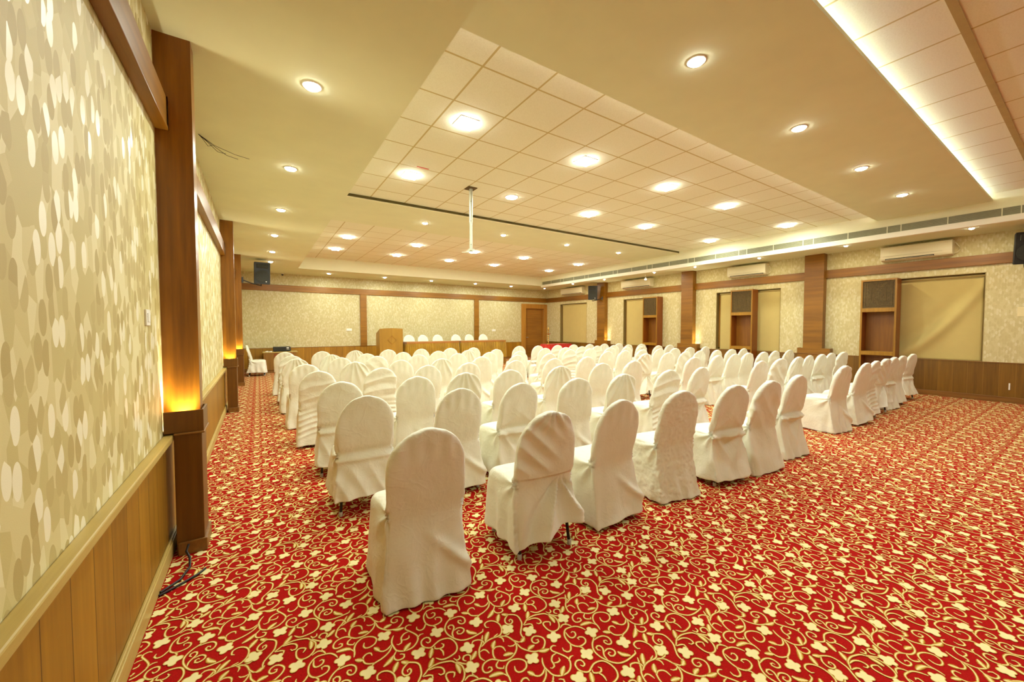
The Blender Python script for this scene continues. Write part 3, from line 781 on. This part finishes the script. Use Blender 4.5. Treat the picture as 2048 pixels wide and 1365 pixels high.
def make_cover(v, seed, hem=0.0, skew=0.0):
    me = BASE.copy(); me.name = 'cover'
    bm = bmesh.new(); bm.from_mesh(me); bm.normal_update()
    kill = [f for f in bm.faces if f.calc_center_median().z < .03 and f.normal.z < -.6]
    bmesh.ops.delete(bm, geom=kill, context='FACES'); bm.normal_update()
    news = []
    for q in bm.verts:
        p, n = q.co, q.normal
        amp = 1.0 - .75 * smooth(.55, .95, n.z)
        d = 1.5 * wrinkle(v, seed, p, n) * amp
        nn = Vector((n.x, n.y, n.z * .5)); c = p + nn * d
        h = hem + skew * (x_ := p.x) * 2 + (.012 * math.sin(p.x * 9 + p.y * 7 + seed) + .010) * (1 if hem > .03 else .5)
        h = max(h, .004)
        if c.z < .44:
            t = (.44 - c.z) / (.44 - .012); c.z = .44 - t * (.44 - h)
        if c.z > .6 and seed: c.x += .006 * math.sin(seed * 3.1) * (c.z - .6) / .3
        news.append(c)
    for q, c in zip(bm.verts, news): q.co = c
    bm.to_mesh(me); bm.free()
    me.polygons.foreach_set('use_smooth', [True] * len(me.polygons))
    return me

def leg_mesh(sx, sy):
    x, y = sx * .165, (.10 if sy < 0 else .40)
    return MB().tube([(x, y, .40), (x + sx * .026, y + sy * .045, .03)], .011, 8), (x + sx * .0275, y + sy * .0475)

def make_chair(v, seed, hem=0.0, skew=0.0, legs=True):
    t = empty('banquet_chair')
    o = bpy.data.objects.new('seat_cover', make_cover(v, seed, hem, skew)); C.objects.link(o); o.parent = t
    for sx in (-1, 1):
        for sy in (-1, 1):
            if not legs: continue
            m, (fx, fy) = leg_mesh(sx, sy)
            lg = m.build('leg', MT['legm'], t)
            MB().lathe([(.013, .001), (.0145, .004), (.0145, .034), (.012, .036)], fx, fy, 12).build('foot_tip', MT['cap'], lg)
    return t

LOOK = {0: 'smooth', 1: 'gathered', 2: 'swagged', 3: 'crumpled', 4: 'waist-tucked', 5: 'pleated', 6: 'tight', 7: 'creased'}
PROTO = [(0, 0, .0, 0), (1, 1, .12, .10), (2, 2, .02, 0), (3, 3, .0, 0), (4, 4, .05, .03), (5, 5, .01, 0), (6, 6, .10, -.03), (7, 7, .0, .03),
         (0, 8.3, .03, .04), (6, 9.1, .13, .05), (2, 10.7, .07, .04), (5, 11.2, .0, 0), (7, 12.5, .05, -.04), (4, 13.4, .0, 0)]
protos = [make_chair(*a) for a in PROTO]
ROWS= [[(1.27, 1.96), (2.07, 1.93), (2.76, 1.95), (3.52, 1.95), (4.24, 1.87), (4.82, 1.83), (5.62, 1.88)], [(7.38, 1.98), (8.2, 1.96), (8.77, 2.0), (9.49, 2.04), (10.05, 2.06), (10.66, 2.08), (11.59, 2.12)], [(1.22, 3.17), (2.0, 3.1), (2.64, 3.08), (3.34, 3.05), (4.04, 3.03), (4.85, 3.0), (5.52, 2.97)], [(7.27, 3.01), (8.05, 3.05), (8.77, 3.05), (9.38, 3.09), (9.91, 3.09), (10.54, 3.13), (11.2, 3.12)], [(1.2, 4.13), (1.97, 4.13), (2.57, 4.15), (3.19, 4.13), (4.02, 4.13), (4.84, 4.13), (5.57, 4.14)], [(7.1, 4.05), (7.88, 4.05), (8.61, 4.09), (9.18, 4.12), (9.81, 4.09), (10.33, 4.11), (11.16, 4.13)], [(1.13, 5.31), (1.88, 5.28), (2.53, 5.27), (3.2, 5.31), (4.02, 5.25), (4.82, 5.23), (5.57, 5.2)], [(7.14, 5.14), (7.87, 5.11), (8.47, 5.1), (9.05, 5.12), (9.65, 5.05), (10.3, 5.04), (10.9, 5.05)], [(1.09, 6.41), (1.78, 6.42), (2.48, 6.37), (3.17, 6.28), (3.97, 6.3), (4.74, 6.28), (5.55, 6.28)], [(7.08, 6.11), (7.72, 6.14), (8.26, 6.12), (8.97, 6.13), (9.63, 6.14), (10.29, 6.14), (11.05, 6.15)], [(1.06, 7.61), (1.75, 7.52), (2.38, 7.5), (3.18, 7.48), (4.0, 7.38), (4.74, 7.35), (5.46, 7.24)], [(6.87, 7.12), (7.6, 7.18), (8.38, 7.23), (9.08, 7.26), (9.94, 7.39), (10.46, 7.27), (11.05, 7.3)], [(1.04, 8.51), (1.73, 8.38), (2.39, 8.35), (3.16, 8.4), (3.97, 8.37), (4.7, 8.3), (5.45, 8.25)], [(6.78, 7.99), (7.49, 8.0), (8.2, 8.13), (8.84, 8.15), (9.54, 8.15), (10.27, 8.21), (10.96, 8.25)], [(1.0, 9.82), (1.72, 9.7), (2.42, 9.63), (3.17, 9.58), (3.96, 9.46), (4.73, 9.39), (5.34, 9.26)], [(6.87, 9.3), (7.43, 9.17), (8.15, 9.13), (8.81, 9.14), (9.49, 9.12), (10.11, 9.07), (10.8, 9.06)]]
# which cover hangs on which chair, row by row from the camera (left block, right block)
PICK = [[0, 1, 8, 3, 4, 7, 13], [0, 8, 10, 1, 13, 12, 6],
        [9, 8, 4, 0, 11, 10, 4], [8, 7, 5, 8, 13, 12, 7],
        [6, 0, 5, 0, 5, 8, 0], [0, 13, 8, 0, 7, 2, 8],
        [2, 10, 8, 0, 8, 4, 0], [1, 8, 12, 8, 13, 0, 8],
        [0, 5, 8, 5, 0, 8, 2], [8, 0, 7, 8, 4, 5, 0],
        [5, 8, 7, 0, 8, 0, 8], [2, 8, 0, 8, 5, 0, 13],
        [10, 5, 0, 8, 0, 5, 0], [8, 0, 10, 2, 8, 0, 7],
        [0, 0, 5, 0, 8, 0, 0], [8, 13, 2, 8, 0, 8, 0]]
YAW = {(0, 0): -4, (0, 1): -6, (0, 2): -1, (0, 3): -9, (0, 4): -10, (0, 5): -7, (0, 6): -5}
ROWW = ['nearest row', 'second row', 'third row', 'fourth row', 'fifth row', 'sixth row', 'seventh row', 'farthest row']
for row in ROWS:                       # neighbours stand at least one cover width apart
    for _ in range(60):
        for i in range(len(row) - 1):
            g = row[i + 1][0] - row[i][0]
            if g < .60:
                e = (.60 - g) / 2
                row[i] = (row[i][0] - e, row[i][1]); row[i + 1] = (row[i + 1][0] + e, row[i + 1][1])
used = set(); crng = random.Random(11)
def put(pi, loc, rz):
    if pi not in used: used.add(pi); o = protos[pi]
    else: o = copy_tree(protos[pi])
    o.location = loc; o.rotation_euler = (0, 0, rz); return o
for ri, row in enumerate(ROWS):
    k, blk = divmod(ri, 2)
    for i, (x, y) in enumerate(row):
        pi = PICK[ri][i]
        yaw = YAW.get((k, i)) if blk == 0 and (k, i) in YAW else (crng.uniform(-8, 0) if blk == 0 else crng.uniform(-10, -3))
        o = put(pi, (x, y, 0), math.radians(yaw))
        v = PROTO[pi][0]
        if blk == 0: lab = 'white chair with %s cover, %s of the left block, %s from the left' % (LOOK[v], ROWW[k], ORD[i])
        else: lab = 'white chair with %s cover, %s of the right block, %s from the aisle' % (LOOK[v], ROWW[k], ORD[i])
        tag(o, lab, 'chair', 'white covered chairs in the %s block' % ('left', 'right')[blk])

# ------------------------------------------------------------------ stage end
SX0, SX1, SY = 3.72, 9.02, 13.46
st = MB().box(SX0, SX1, SY, B - .031, 0, .25).build('stage_platform', MT['tablewood'], bevel=.005)
tag(st, 'low wooden platform under the head tables and lectern at the far wall', 'platform')
for i, x in enumerate((5.38, 5.94, 6.55, 7.36, 7.96, 8.64)):
    o = put((0, 8)[i % 2], (x, 14.72, .25), PI + math.radians((-4, 3, 0, -3, 5, -2)[i]))
    tag(o, 'white covered chair behind the gold skirted head tables, %s from the left' % ORD[i], 'chair', 'white covered chairs behind the head tables')
o = put(10, (.22, 14.32, 0), -PI / 2 - .05)
tag(o, 'white covered chair standing alone side-on beside the small table, far left', 'chair')
for i, p_ in enumerate(protos):
    if i not in used:
        for c in kids(p_):
            for g in kids(c): bpy.data.objects.remove(g)
            bpy.data.objects.remove(c)
        bpy.data.objects.remove(p_)

def head_table(x0, x1, label):
    z0 = .25; t = empty('head_table', ((x0 + x1) / 2, 13.72, z0), 0, label, 'table', 'gold skirted head tables')
    h = (x1 - x0) / 2; zt = .715
    MB().box(-h, h, -.28, .28, zt - .02, zt).build('table_top', MT['goldtop'], t, bevel=.004)
    rings = []; nx = int(2 * h / .011)
    # pleated skirt: front and both sides, one wavy band
    path = []
    for k in range(0, 46): path.append((-h, .28 - .56 * k / 45, -1, 0))
    for k in range(nx): path.append((-h + 2 * h * k / (nx - 1), -.28, 0, -1))
    for k in range(0, 46): path.append((h, -.28 + .56 * k / 45, 1, 0))
    rg = random.Random(int(x0 * 10)); phs = 0; top, mid, bot = [], [], []
    for k, (x, y, ax, ay) in enumerate(path):
        phs += .80 + .25 * math.sin(k * .13) + rg.uniform(-.05, .05)
        w = math.sin(phs)
        top.append((x + ax * (.006 + .003 * w), y + ay * (.006 + .003 * w), zt - .055))
        mid.append((x + ax * (.024 + .022 * w), y + ay * (.024 + .022 * w), zt - .28))
        bot.append((x + ax * (.030 + .026 * w), y + ay * (.030 + .026 * w), .03))
    MB().loft([bot, mid, top], False, closed=False).build('table_skirt', MT['gold'], t)
    m = MB()
    m.box(-h - .012, h + .012, -.292, -.281, zt - .06, zt + .002); m.box(-h - .012, -h - .001, -.28, .28, zt - .06, zt + .002); m.box(h + .001, h + .012, -.28, .28, zt - .06, zt + .002)
    m.build('skirt_band', MT['goldtop'], t)
    for sx in (-1, 1):
        for sy in (-1, 1): MB().tube([(sx * (h - .08), sy * .2, zt - .02), (sx * (h - .08), sy * .2, 0)], .014).build('leg', MT['legm'], t)
    return t
head_table(4.90, 6.885, 'left head table with pleated gold skirt, next to the lectern')
head_table(7.005, 8.99, 'right head table with pleated gold skirt, nearer the door')

# lectern
t = empty('lectern', (4.38, 13.78, .25), 0, 'tall wooden lectern with arched top and diamond moulding on its front', 'lectern')
hw, n = .40, 16
arch = [(-hw + 2 * hw * k / n, 1.185 + .022 * math.cos((k / n - .5) * PI) - (.0 if 0 < k < n else 0)) for k in range(n + 1)]
m = MB(); fr = [(x, -.24, z) for x, z in arch] + [(hw, -.24, .0), (-hw, -.24, .0)]; bk = [(x, -.215, z) for x, z, in arch] + [(hw, -.215, .0), (-hw, -.215, .0)]
m.loft([fr, bk], True, smooth=False); m.build('front_panel', MT['podium'], t)
for sx in (-1, 1):
    m = MB(); a, b_ = sorted((sx * hw, sx * (hw - .022)))
    pr = [(-.215, 0), (.24, 0), (.24, 1.02), (-.215, 1.175)]
    m.loft([[(a, y, z) for y, z in pr], [(b_, y, z) for y, z in pr]], True, smooth=False); m.build('side_panel', MT['podium'], t)
M4 = Matrix.Translation((0, .0, 1.06)) @ Matrix.Rotation(-.31, 4, 'X')
MB().box(-hw + .022, hw - .022, -.20, .22, -.01, .01, M=M4).build('reading_desk', MT['podium'], t)
MB().box(-hw + .022, hw - .022, -.21, .23, .45, .47).build('shelf', MT['podium'], t)
m = MB(); s_ = .20
for a in range(4):
    Mr = Matrix.Translation((.02, -.243, .80)) @ Matrix.Rotation(PI / 4 + a * PI / 2, 4, 'Y') @ Matrix.Translation((0, 0, s_ / 1.414 * .75))
    m.box(-s_ * .54, s_ * .54, -.008, .004, -.008, .008, M=Mr)
m.build('diamond_moulding', MT['shelf'], t, bevel=.002)

# small table at the far left with an amplifier on it
t = empty('side_table', (1.12, 15.12, 0), 0, 'small brown wooden table by the far left wall holding a black device', 'table')
MB().box(-.50, .50, -.28, .28, .655, .685).build('table_top', MT['rail'], t, bevel=.004)
MB().box(-.47, .47, -.255, -.235, .09, .655).build('front_panel', MT['tablewood'], t, bevel=.003)
for sx in (-1, 1): MB().box(*sorted((sx * .47, sx * .45)), -.235, .25, .0, .655).build('side_panel', MT['tablewood'], t, bevel=.003)
MB().box(-.455, .455, -.225, -.205, 0, .09).build('kick_panel', MT['base'], t)
MB().box(-.19, .14, -.262, -.256, .14, .62).build('door', MT['shelf_side'], t, bevel=.004)
t = empty('amplifier', (1.17, 15.10, .685), 0, 'black amplifier with ribbed front standing on the small side table', 'amplifier')
MB().box(-.25, .25, -.16, .16, .01, .155).build('case', MT['black'], t, bevel=.012)
m = MB()
for k in range(6): m.box(-.20, .10, -.168, -.160, .03 + k * .018, .04 + k * .018)
m.build('front_ribs', MT['grey'], t)
MB().box(.13, .20, -.166, -.160, .10, .135).build('display', MT['white'], t)
for i, kx in enumerate((.14, .17, .20)): MB().lathe([(.010, 0), (.010, .012)], n=10).build('knob', MT['metal'], t).matrix_local = Matrix.Translation((kx, -.160, .065)) @ Matrix.Rotation(PI / 2, 4, 'X')
for sx in (-.2, .2):
    for sy in (-.12, .12): MB().lathe([(.012, 0), (.012, .0105)], sx, sy, 10).build('foot', MT['legm'], t)
for i, (x, y, a) in enumerate(((.74, 15.0, .3), (.84, 14.93, -.5))):
    m = MB(); m.loft([[(-.05, -.03, 0), (.05, -.03, 0), (.05, .03, 0), (-.05, .03, 0)], [(-.045, -.03, .014), (.05, -.025, .020), (.035, .03, .030), (-.05, .03, .016)]], True)
    o = m.build('crumpled_tissue', MT['white'], loc=(x, y, .685)); o.rotation_euler = (0, 0, a)
    tag(o, 'small crumpled white paper on the side table, %s black amplifier' % ('farther from the', 'nearer the')[i], 'paper', 'crumpled papers on the side table')

# red clothed table and brass oil lamp in the far corner
t = empty('corner_table', (11.72, 13.50, 0), 0, 'table under a bright red cloth in the far right corner', 'table')
MB().box(-.66, .66, -.30, .30, .725, .745).build('table_top', MT['red'], t, bevel=.004)
path = []
for k in range(30): path.append((-.66, .30 - .60 * k / 29, -1, 0))
for k in range(110): path.append((-.66 + 1.32 * k / 109, -.30, 0, -1))
for k in range(30): path.append((.66, -.30 + .60 * k / 29, 1, 0))
rings = []
for z, amp in ((.01, .022), (.35, .015), (.72, .003)):
    rings.append([(x + ax * (amp + .012 + amp * math.sin(k * .62 + .8 * math.sin(k * .11))), y + ay * (amp + .012 + amp * math.sin(k * .62 + .8 * math.sin(k * .11))), z) for k, (x, y, ax, ay) in enumerate(path)])
MB().loft(rings, False, closed=False).build('tablecloth', MT['red'], t)
for sx in (-1, 1):
    for sy in (-1, 1): MB().tube([(sx * .58, sy * .22, .725), (sx * .58, sy * .22, 0)], .014).build('leg', MT['legm'], t)
t = empty('oil_lamp', (11.20, 13.42, .745), 0, 'tall turned brass oil lamp standing on the red corner table', 'oil lamp')
MB().lathe([(.085, 0), (.085, .012), (.05, .03), (.02, .05), (.016, .08), (.032, .10), (.032, .12), (.014, .14), (.014, .17), (.036, .195), (.014, .22), (.013, .25), (.036, .28), (.014, .31), (.014, .34), (.03, .365), (.014, .39), (.012, .43)], n=18).build('stem', MT['brass'], t)
MB().lathe([(.012, .42), (.05, .43), (.115, .455), (.118, .462), (.03, .455), (.012, .47)], n=22).build('oil_dish', MT['brass'], t)
MB().lathe([(.012, .465), (.012, .52), (.034, .545), (.012, .57), (.012, .60), (.060, .615), (.062, .622), (.014, .625)], n=18).build('upper_dish', MT['brass'], t)
MB().lathe([(.010, .62), (.034, .645), (.040, .67), (.022, .71), (.006, .76), (.003, .775)], n=16).build('finial', MT['brass'], t)

# ------------------------------------------------------------------ carved shelf units between the windows
def shelf_unit(y0, label, seed):
    x0, w, d, h = W - .345, .62, .32, 2.585
    t = empty('shelf_unit', (x0, y0, 0), 0, label, 'shelf unit', 'carved shelf units on the window wall')
    MB().box(0, d, 0, .032, 0, h).build('side_panel', MT['shelf_side'], t, bevel=.003)
    MB().box(0, d, w - .032, w, 0, h).build('side_panel', MT['shelf_side'], t, bevel=.003)
    MB().box(-.004, 0, 0, .034, 0, h).box(-.004, 0, w - .034, w, 0, h).box(-.004, 0, .034, w - .034, h - .04, h).build('front_lipping', MT['shelf'], t)
    MB().box(d - .012, d, .032, w - .032, .04, h - .04).build('back_panel', MT['shelf_in'], t)
    MB().box(0, d - .012, .032, w - .032, h - .03, h).build('top_panel', MT['shelf'], t)
    for za, zb in ((1.835, 1.925), (.835, .925), (.02, .10)): MB().box(-.006, d - .012, .032, w - .032, za, zb).build('shelf', MT['shelf'], t, bevel=.003)
    # carved screen
    m = MB().box(.018, .03, .032, w - .032, 1.925, h - .03)
    rg = random.Random(seed); ya, yb, za, zb = .075, w - .075, 1.97, h - .075
    def fr(a, b_, c, d_, t_, hgt):
        m.box(.018 - hgt, .018, a, b_, c, c + t_).box(.018 - hgt, .018, a, b_, d_ - t_, d_).box(.018 - hgt, .018, a, a + t_, c + t_, d_ - t_).box(.018 - hgt, .018, b_ - t_, b_, c + t_, d_ - t_)
    fr(ya, yb, za, zb, .012, .010); fr(ya + .105, yb - .105, za + .105, zb - .105, .010, .010)
    q = .022; yy = ya + .018
    while yy < yb - .035:
        zz = za + .018
        while zz < zb - .035:
            a, b_ = rg.uniform(.45, .95) * q, rg.uniform(.35, .9) * q
            if rg.random() < .82: m.box(.018 - rg.uniform(.003, .009), .018, yy, yy + a, zz, zz + b_)
            zz += q
        yy += q
    m.build('carved_screen', MT['carved'], t)
    return t
shelf_unit(8.78, 'carved shelf unit farthest from the camera, beside the second window', 1)
shelf_unit(5.59, 'carved shelf unit standing mid-window, between the other two', 2)
shelf_unit(2.57, 'largest looking carved shelf unit, nearest, left of the sagging blind', 3)

# ------------------------------------------------------------------ wall air conditioners
def ac_unit(y0, y1, label, slot):
    t = empty('air_conditioner', (W, (y0 + y1) / 2, 2.99), 0, label, 'air conditioner', 'split air conditioners above the windows')
    h = (y1 - y0) / 2
    pr = [(0, .0), (-.10, .0), (-.175, .022), (-.205, .06), (-.218, .12), (-.222, .26), (-.21, .305), (-.19, .315), (0, .315)]
    def prof(y, s_=1.0): return [(x * s_ - .0, y, .157 + (z - .157) * s_) for x, z in pr]
    m = MB(); m.loft([prof(-h, .965), prof(-h + .008), prof(h - .008), prof(h, .965)], True, smooth=False); m.build('housing', MT['ac'], t, bevel=.004)
    Ms = Matrix.Translation((-.193, 0, .036)) @ Matrix.Rotation(-.62, 4, 'Y')
    MB().box(-.004, .012, -h + (.26 if slot else .06), h - .08, -.014, .014, M=Ms).build('air_slot', MT['dark'], t)
    MB().box(-.010, -.004, -h + (.27 if slot else .07), h - .09, -.004, .002, M=Ms).build('louvre', MT['ac'], t)
    MB().box(-.2235, -.219, -h + .14, h - .05, .098, .101).build('panel_seam', MT['grille'], t)
    MB().tube([(-.10, -h, .27), (-.09, -h - .03, .25), (-.06, -h - .075, .17), (-.05, -h - .085, .10), (-.06, -h - .05, .05), (-.10, -h, .04)], .006, 6).build('drain_pipe', MT['ac'], t)
    return t
ac_unit(12.78, 14.23, 'white air conditioner in the far corner, left of the black speaker', 0)
ac_unit(9.20, 10.56, 'white air conditioner behind the dangling bright spotlight', 0)
ac_unit(5.33, 6.40, 'white air conditioner above the middle carved shelf unit', 0)
ac_unit(1.79, 2.90, 'largest white air conditioner, above the sagging blind', 1)

# ------------------------------------------------------------------ loudspeakers on brackets
def speaker(loc, rz, tilt, wall_pt, label):
    t = empty('loudspeaker', loc, rz, label, 'loudspeaker', 'black wall loudspeakers')
    T = Matrix.Rotation(tilt, 4, 'X')
    def P(x, y, z): return tuple(T @ Vector((x, y, z)))
    def ring(z, k): return [P(-.19 * k, -.16, z), (P(.19 * k, -.16, z)), P(.12 * k, .16, z), P(-.12 * k, .16, z)]
    m = MB(); m.loft([ring(-.29, .93), ring(-.27, 1), ring(.27, 1), ring(.29, .93)], True, smooth=False); m.build('cabinet', MT['black'], t, bevel=.012)
    m = MB(); n = 20
    m.loft([[P(.165 * math.cos(2 * PI * k / n), -.165 - dy, -.08 + .165 * math.sin(2 * PI * k / n)) for k in range(n)] for dy in (0, .008)], True); m.build('woofer_grille', MT['grey'], t)
    m = MB(); m.loft([[P(a * .13, -.163, .19 + b_ * .055) for a, b_ in ((-1, -1), (1, -1), (1, 1), (-1, 1))], [P(a * .12, -.172, .19 + b_ * .045) for a, b_ in ((-1, -1), (1, -1), (1, 1), (-1, 1))]], True, smooth=False); m.build('horn_grille', MT['grey'], t)
    m = MB(); m.loft([[P(a * .012 + .09, -.175, -.22 + b_ * .012) for a, b_ in ((-1, -1), (1, -1), (1, 1), (-1, 1))], [P(a * .012 + .09, -.181, -.22 + b_ * .012) for a, b_ in ((-1, -1), (1, -1), (1, 1), (-1, 1))]], True); m.build('badge', MT['white'], t)
    inv = (Matrix.Translation(loc) @ Matrix.Rotation(rz, 4, 'Z')).inverted()
    e = inv @ Vector(wall_pt); s0 = Vector(P(0, .05, -.29))
    m = MB().tube([tuple(s0 + Vector((0, 0, .01))), tuple(s0 + Vector((0, 0, -.05))), tuple(s0.lerp(e, .5) + Vector((0, 0, -.04))), tuple(e)], .016, 8)
    m.box(e.x - .018, e.x + .018, e.y - .018, e.y + .018, e.z - .07, e.z + .07)
    m.build('bracket', MT['black'], t)
    return t
speaker((.62, 12.62, 2.96), .12, .12, (.206, 12.10, 2.70), 'black loudspeaker on a bracket at the far left pillar, above the aisle')
speaker((12.28, 11.82, 2.93), -.72, .08, (12.57, 11.55, 2.70), 'black loudspeaker on the far right pillar, beside the corner air conditioner')
speaker((12.42, .84, 2.94), -1.25, .10, (12.76, .60, 2.72), 'black loudspeaker cut by the right edge of the view')

# ------------------------------------------------------------------ small fittings
def plate(name, x, y, z, axis, sgn, w, h, label, cat, rockers=1):
    t = empty(name, (x, y, z), 0, label, cat)
    def bx(m, u0, u1, z0, z1, d0, d1):
        lo, hi = sorted((sgn * d0, sgn * d1))
        return m.box(lo, hi, u0, u1, z0, z1) if axis == 'x' else m.box(u0, u1, lo, hi, z0, z1)
    m = MB(); bx(m, -w / 2, w / 2, -h / 2, h / 2, 0, .009); m.build('plate', MT['white'], t, bevel=.002)
    for k in range(rockers):
        m = MB(); c = (k - (rockers - 1) / 2) * w / rockers; bx(m, c - w / rockers * .28, c + w / rockers * .28, -h * .28, h * .28, .009, .013); m.build('rocker', MT['white'], t, bevel=.001)
    return t
plate('light_switch', .0, 2.92, 1.535, 'x', 1, .088, .088, 'white light switch on the left wallpaper before the nearest pillar', 'light switch')
plate('wall_socket', 3.38, B, 1.40, 'y', -1, .19, .09, 'white socket plate on the far wall, left of the lectern', 'socket', 2)
plate('wall_socket', 9.68, B, 1.35, 'y', -1, .19, .09, 'white socket plate on the far wall, between post and door', 'socket', 2)
plate('wall_socket', W - .012, 1.0, .32, 'x', -1, .02, .13, 'narrow white plate low on the right wall panelling', 'socket')
tag(MB().box(W - .008, W, .62, .945, 1.69, 1.87).build('paper_notice', MT['screen']), 'blank pale paper sheet fixed to the right wall by the view edge', 'paper')

# ceiling mount pole
t = empty('projector_pole', (3.48, 5.76, ZT), 0, 'pale metal projector pole hanging empty from the tiled ceiling', 'projector mount')
MB().box(-.08, .08, -.08, .08, -.012, 0).build('ceiling_plate', MT['carved'], t, bevel=.002)
MB().tube([(0, 0, -.01), (0, 0, -.56)], .030, 14).build('upper_tube', MT['metal'], t)
MB().tube([(0, 0, -.50), (0, 0, -1.00)], .024, 14).build('lower_tube', MT['metal'], t)
m = MB().box(-.035, .035, -.035, .035, -1.02, -.985)
for a in range(3):
    c, s_ = math.cos(a * 2.1 + 2.6), math.sin(a * 2.1 + 2.6); m.tube([(0, 0, -1.02), (.06 * c, .06 * s_, -1.045), (.15 * c, .15 * s_, -1.045)], .006, 6)
m.build('mount_arms', MT['metal'], t)
for z in (-.22, -.54, -.92): MB().lathe([(.006, 0), (.006, .008)], n=8).build('bolt', MT['carved'], t).matrix_local = Matrix.Translation((-.015, -.028, z)) @ Matrix.Rotation(PI / 2, 4, 'X')

t = empty('security_camera', (1.25, 15.45, ZS), 0, 'tiny white dome camera under the far left soffit', 'security camera')
MB().lathe([(.045, 0), (.045, -.02), (.03, -.028)], n=16).build('base', MT['white'], t)
MB().lathe([(.032, -.026), (.034, -.05), (.022, -.07), (.005, -.076)], n=16).build('dome', MT['black'], t)

m = MB(); m.loft([[(-.09, -.008, -.003), (-.09, .008, -.003), (-.09, .008, 0), (-.09, -.008, 0)], [(.0, -.012, -.006), (.0, .006, -.008), (.0, .006, -.004), (.0, -.012, -.002)], [(.09, -.006, -.003), (.09, .012, -.003), (.09, .012, 0), (.09, -.006, 0)]], True)
tag(m.build('red_tape', MT['red'], loc=(2.53, 5.40, ZT - .001)), 'short strip of red tape stuck to a ceiling tile', 'tape')

# loose wires: one tuft from the left soffit, one pair on the carpet
t = empty('loose_wires', (.075, 4.80, ZS), 0, 'tuft of thin loose wires poking from the soffit behind the nearest pillar', 'wire')
rg = random.Random(5)
for k in range(4):
    e = (.10 + .10 * k, .05 * rg.uniform(-1, 2) + .1 * k, -.03 - .05 * rg.random())
    MB().tube([(0, 0, 0), (e[0] * .3, e[1] * .2, -.03 - .01 * k), (e[0] * .7, e[1] * .6, e[2] - .02), e], .0025, 5).build('wire', MT['legm'], t)
t = empty('floor_cable', (.09, 3.05, 0), 0, 'short dark cable ends lying on the carpet at the nearest pillar foot', 'cable')
MB().tube([(-.055, -.22, .008), (.02, -.14, .010), (.05, -.02, .012), (.04, .07, .03), (.02, .10, .06), (.03, .13, .09)], .007, 7).build('cable', MT['legm'], t)
MB().tube([(-.055, -.25, .008), (.03, -.19, .009), (.10, -.13, .009), (.13, -.08, .008)], .007, 7).build('cable', MT['legm'], t)
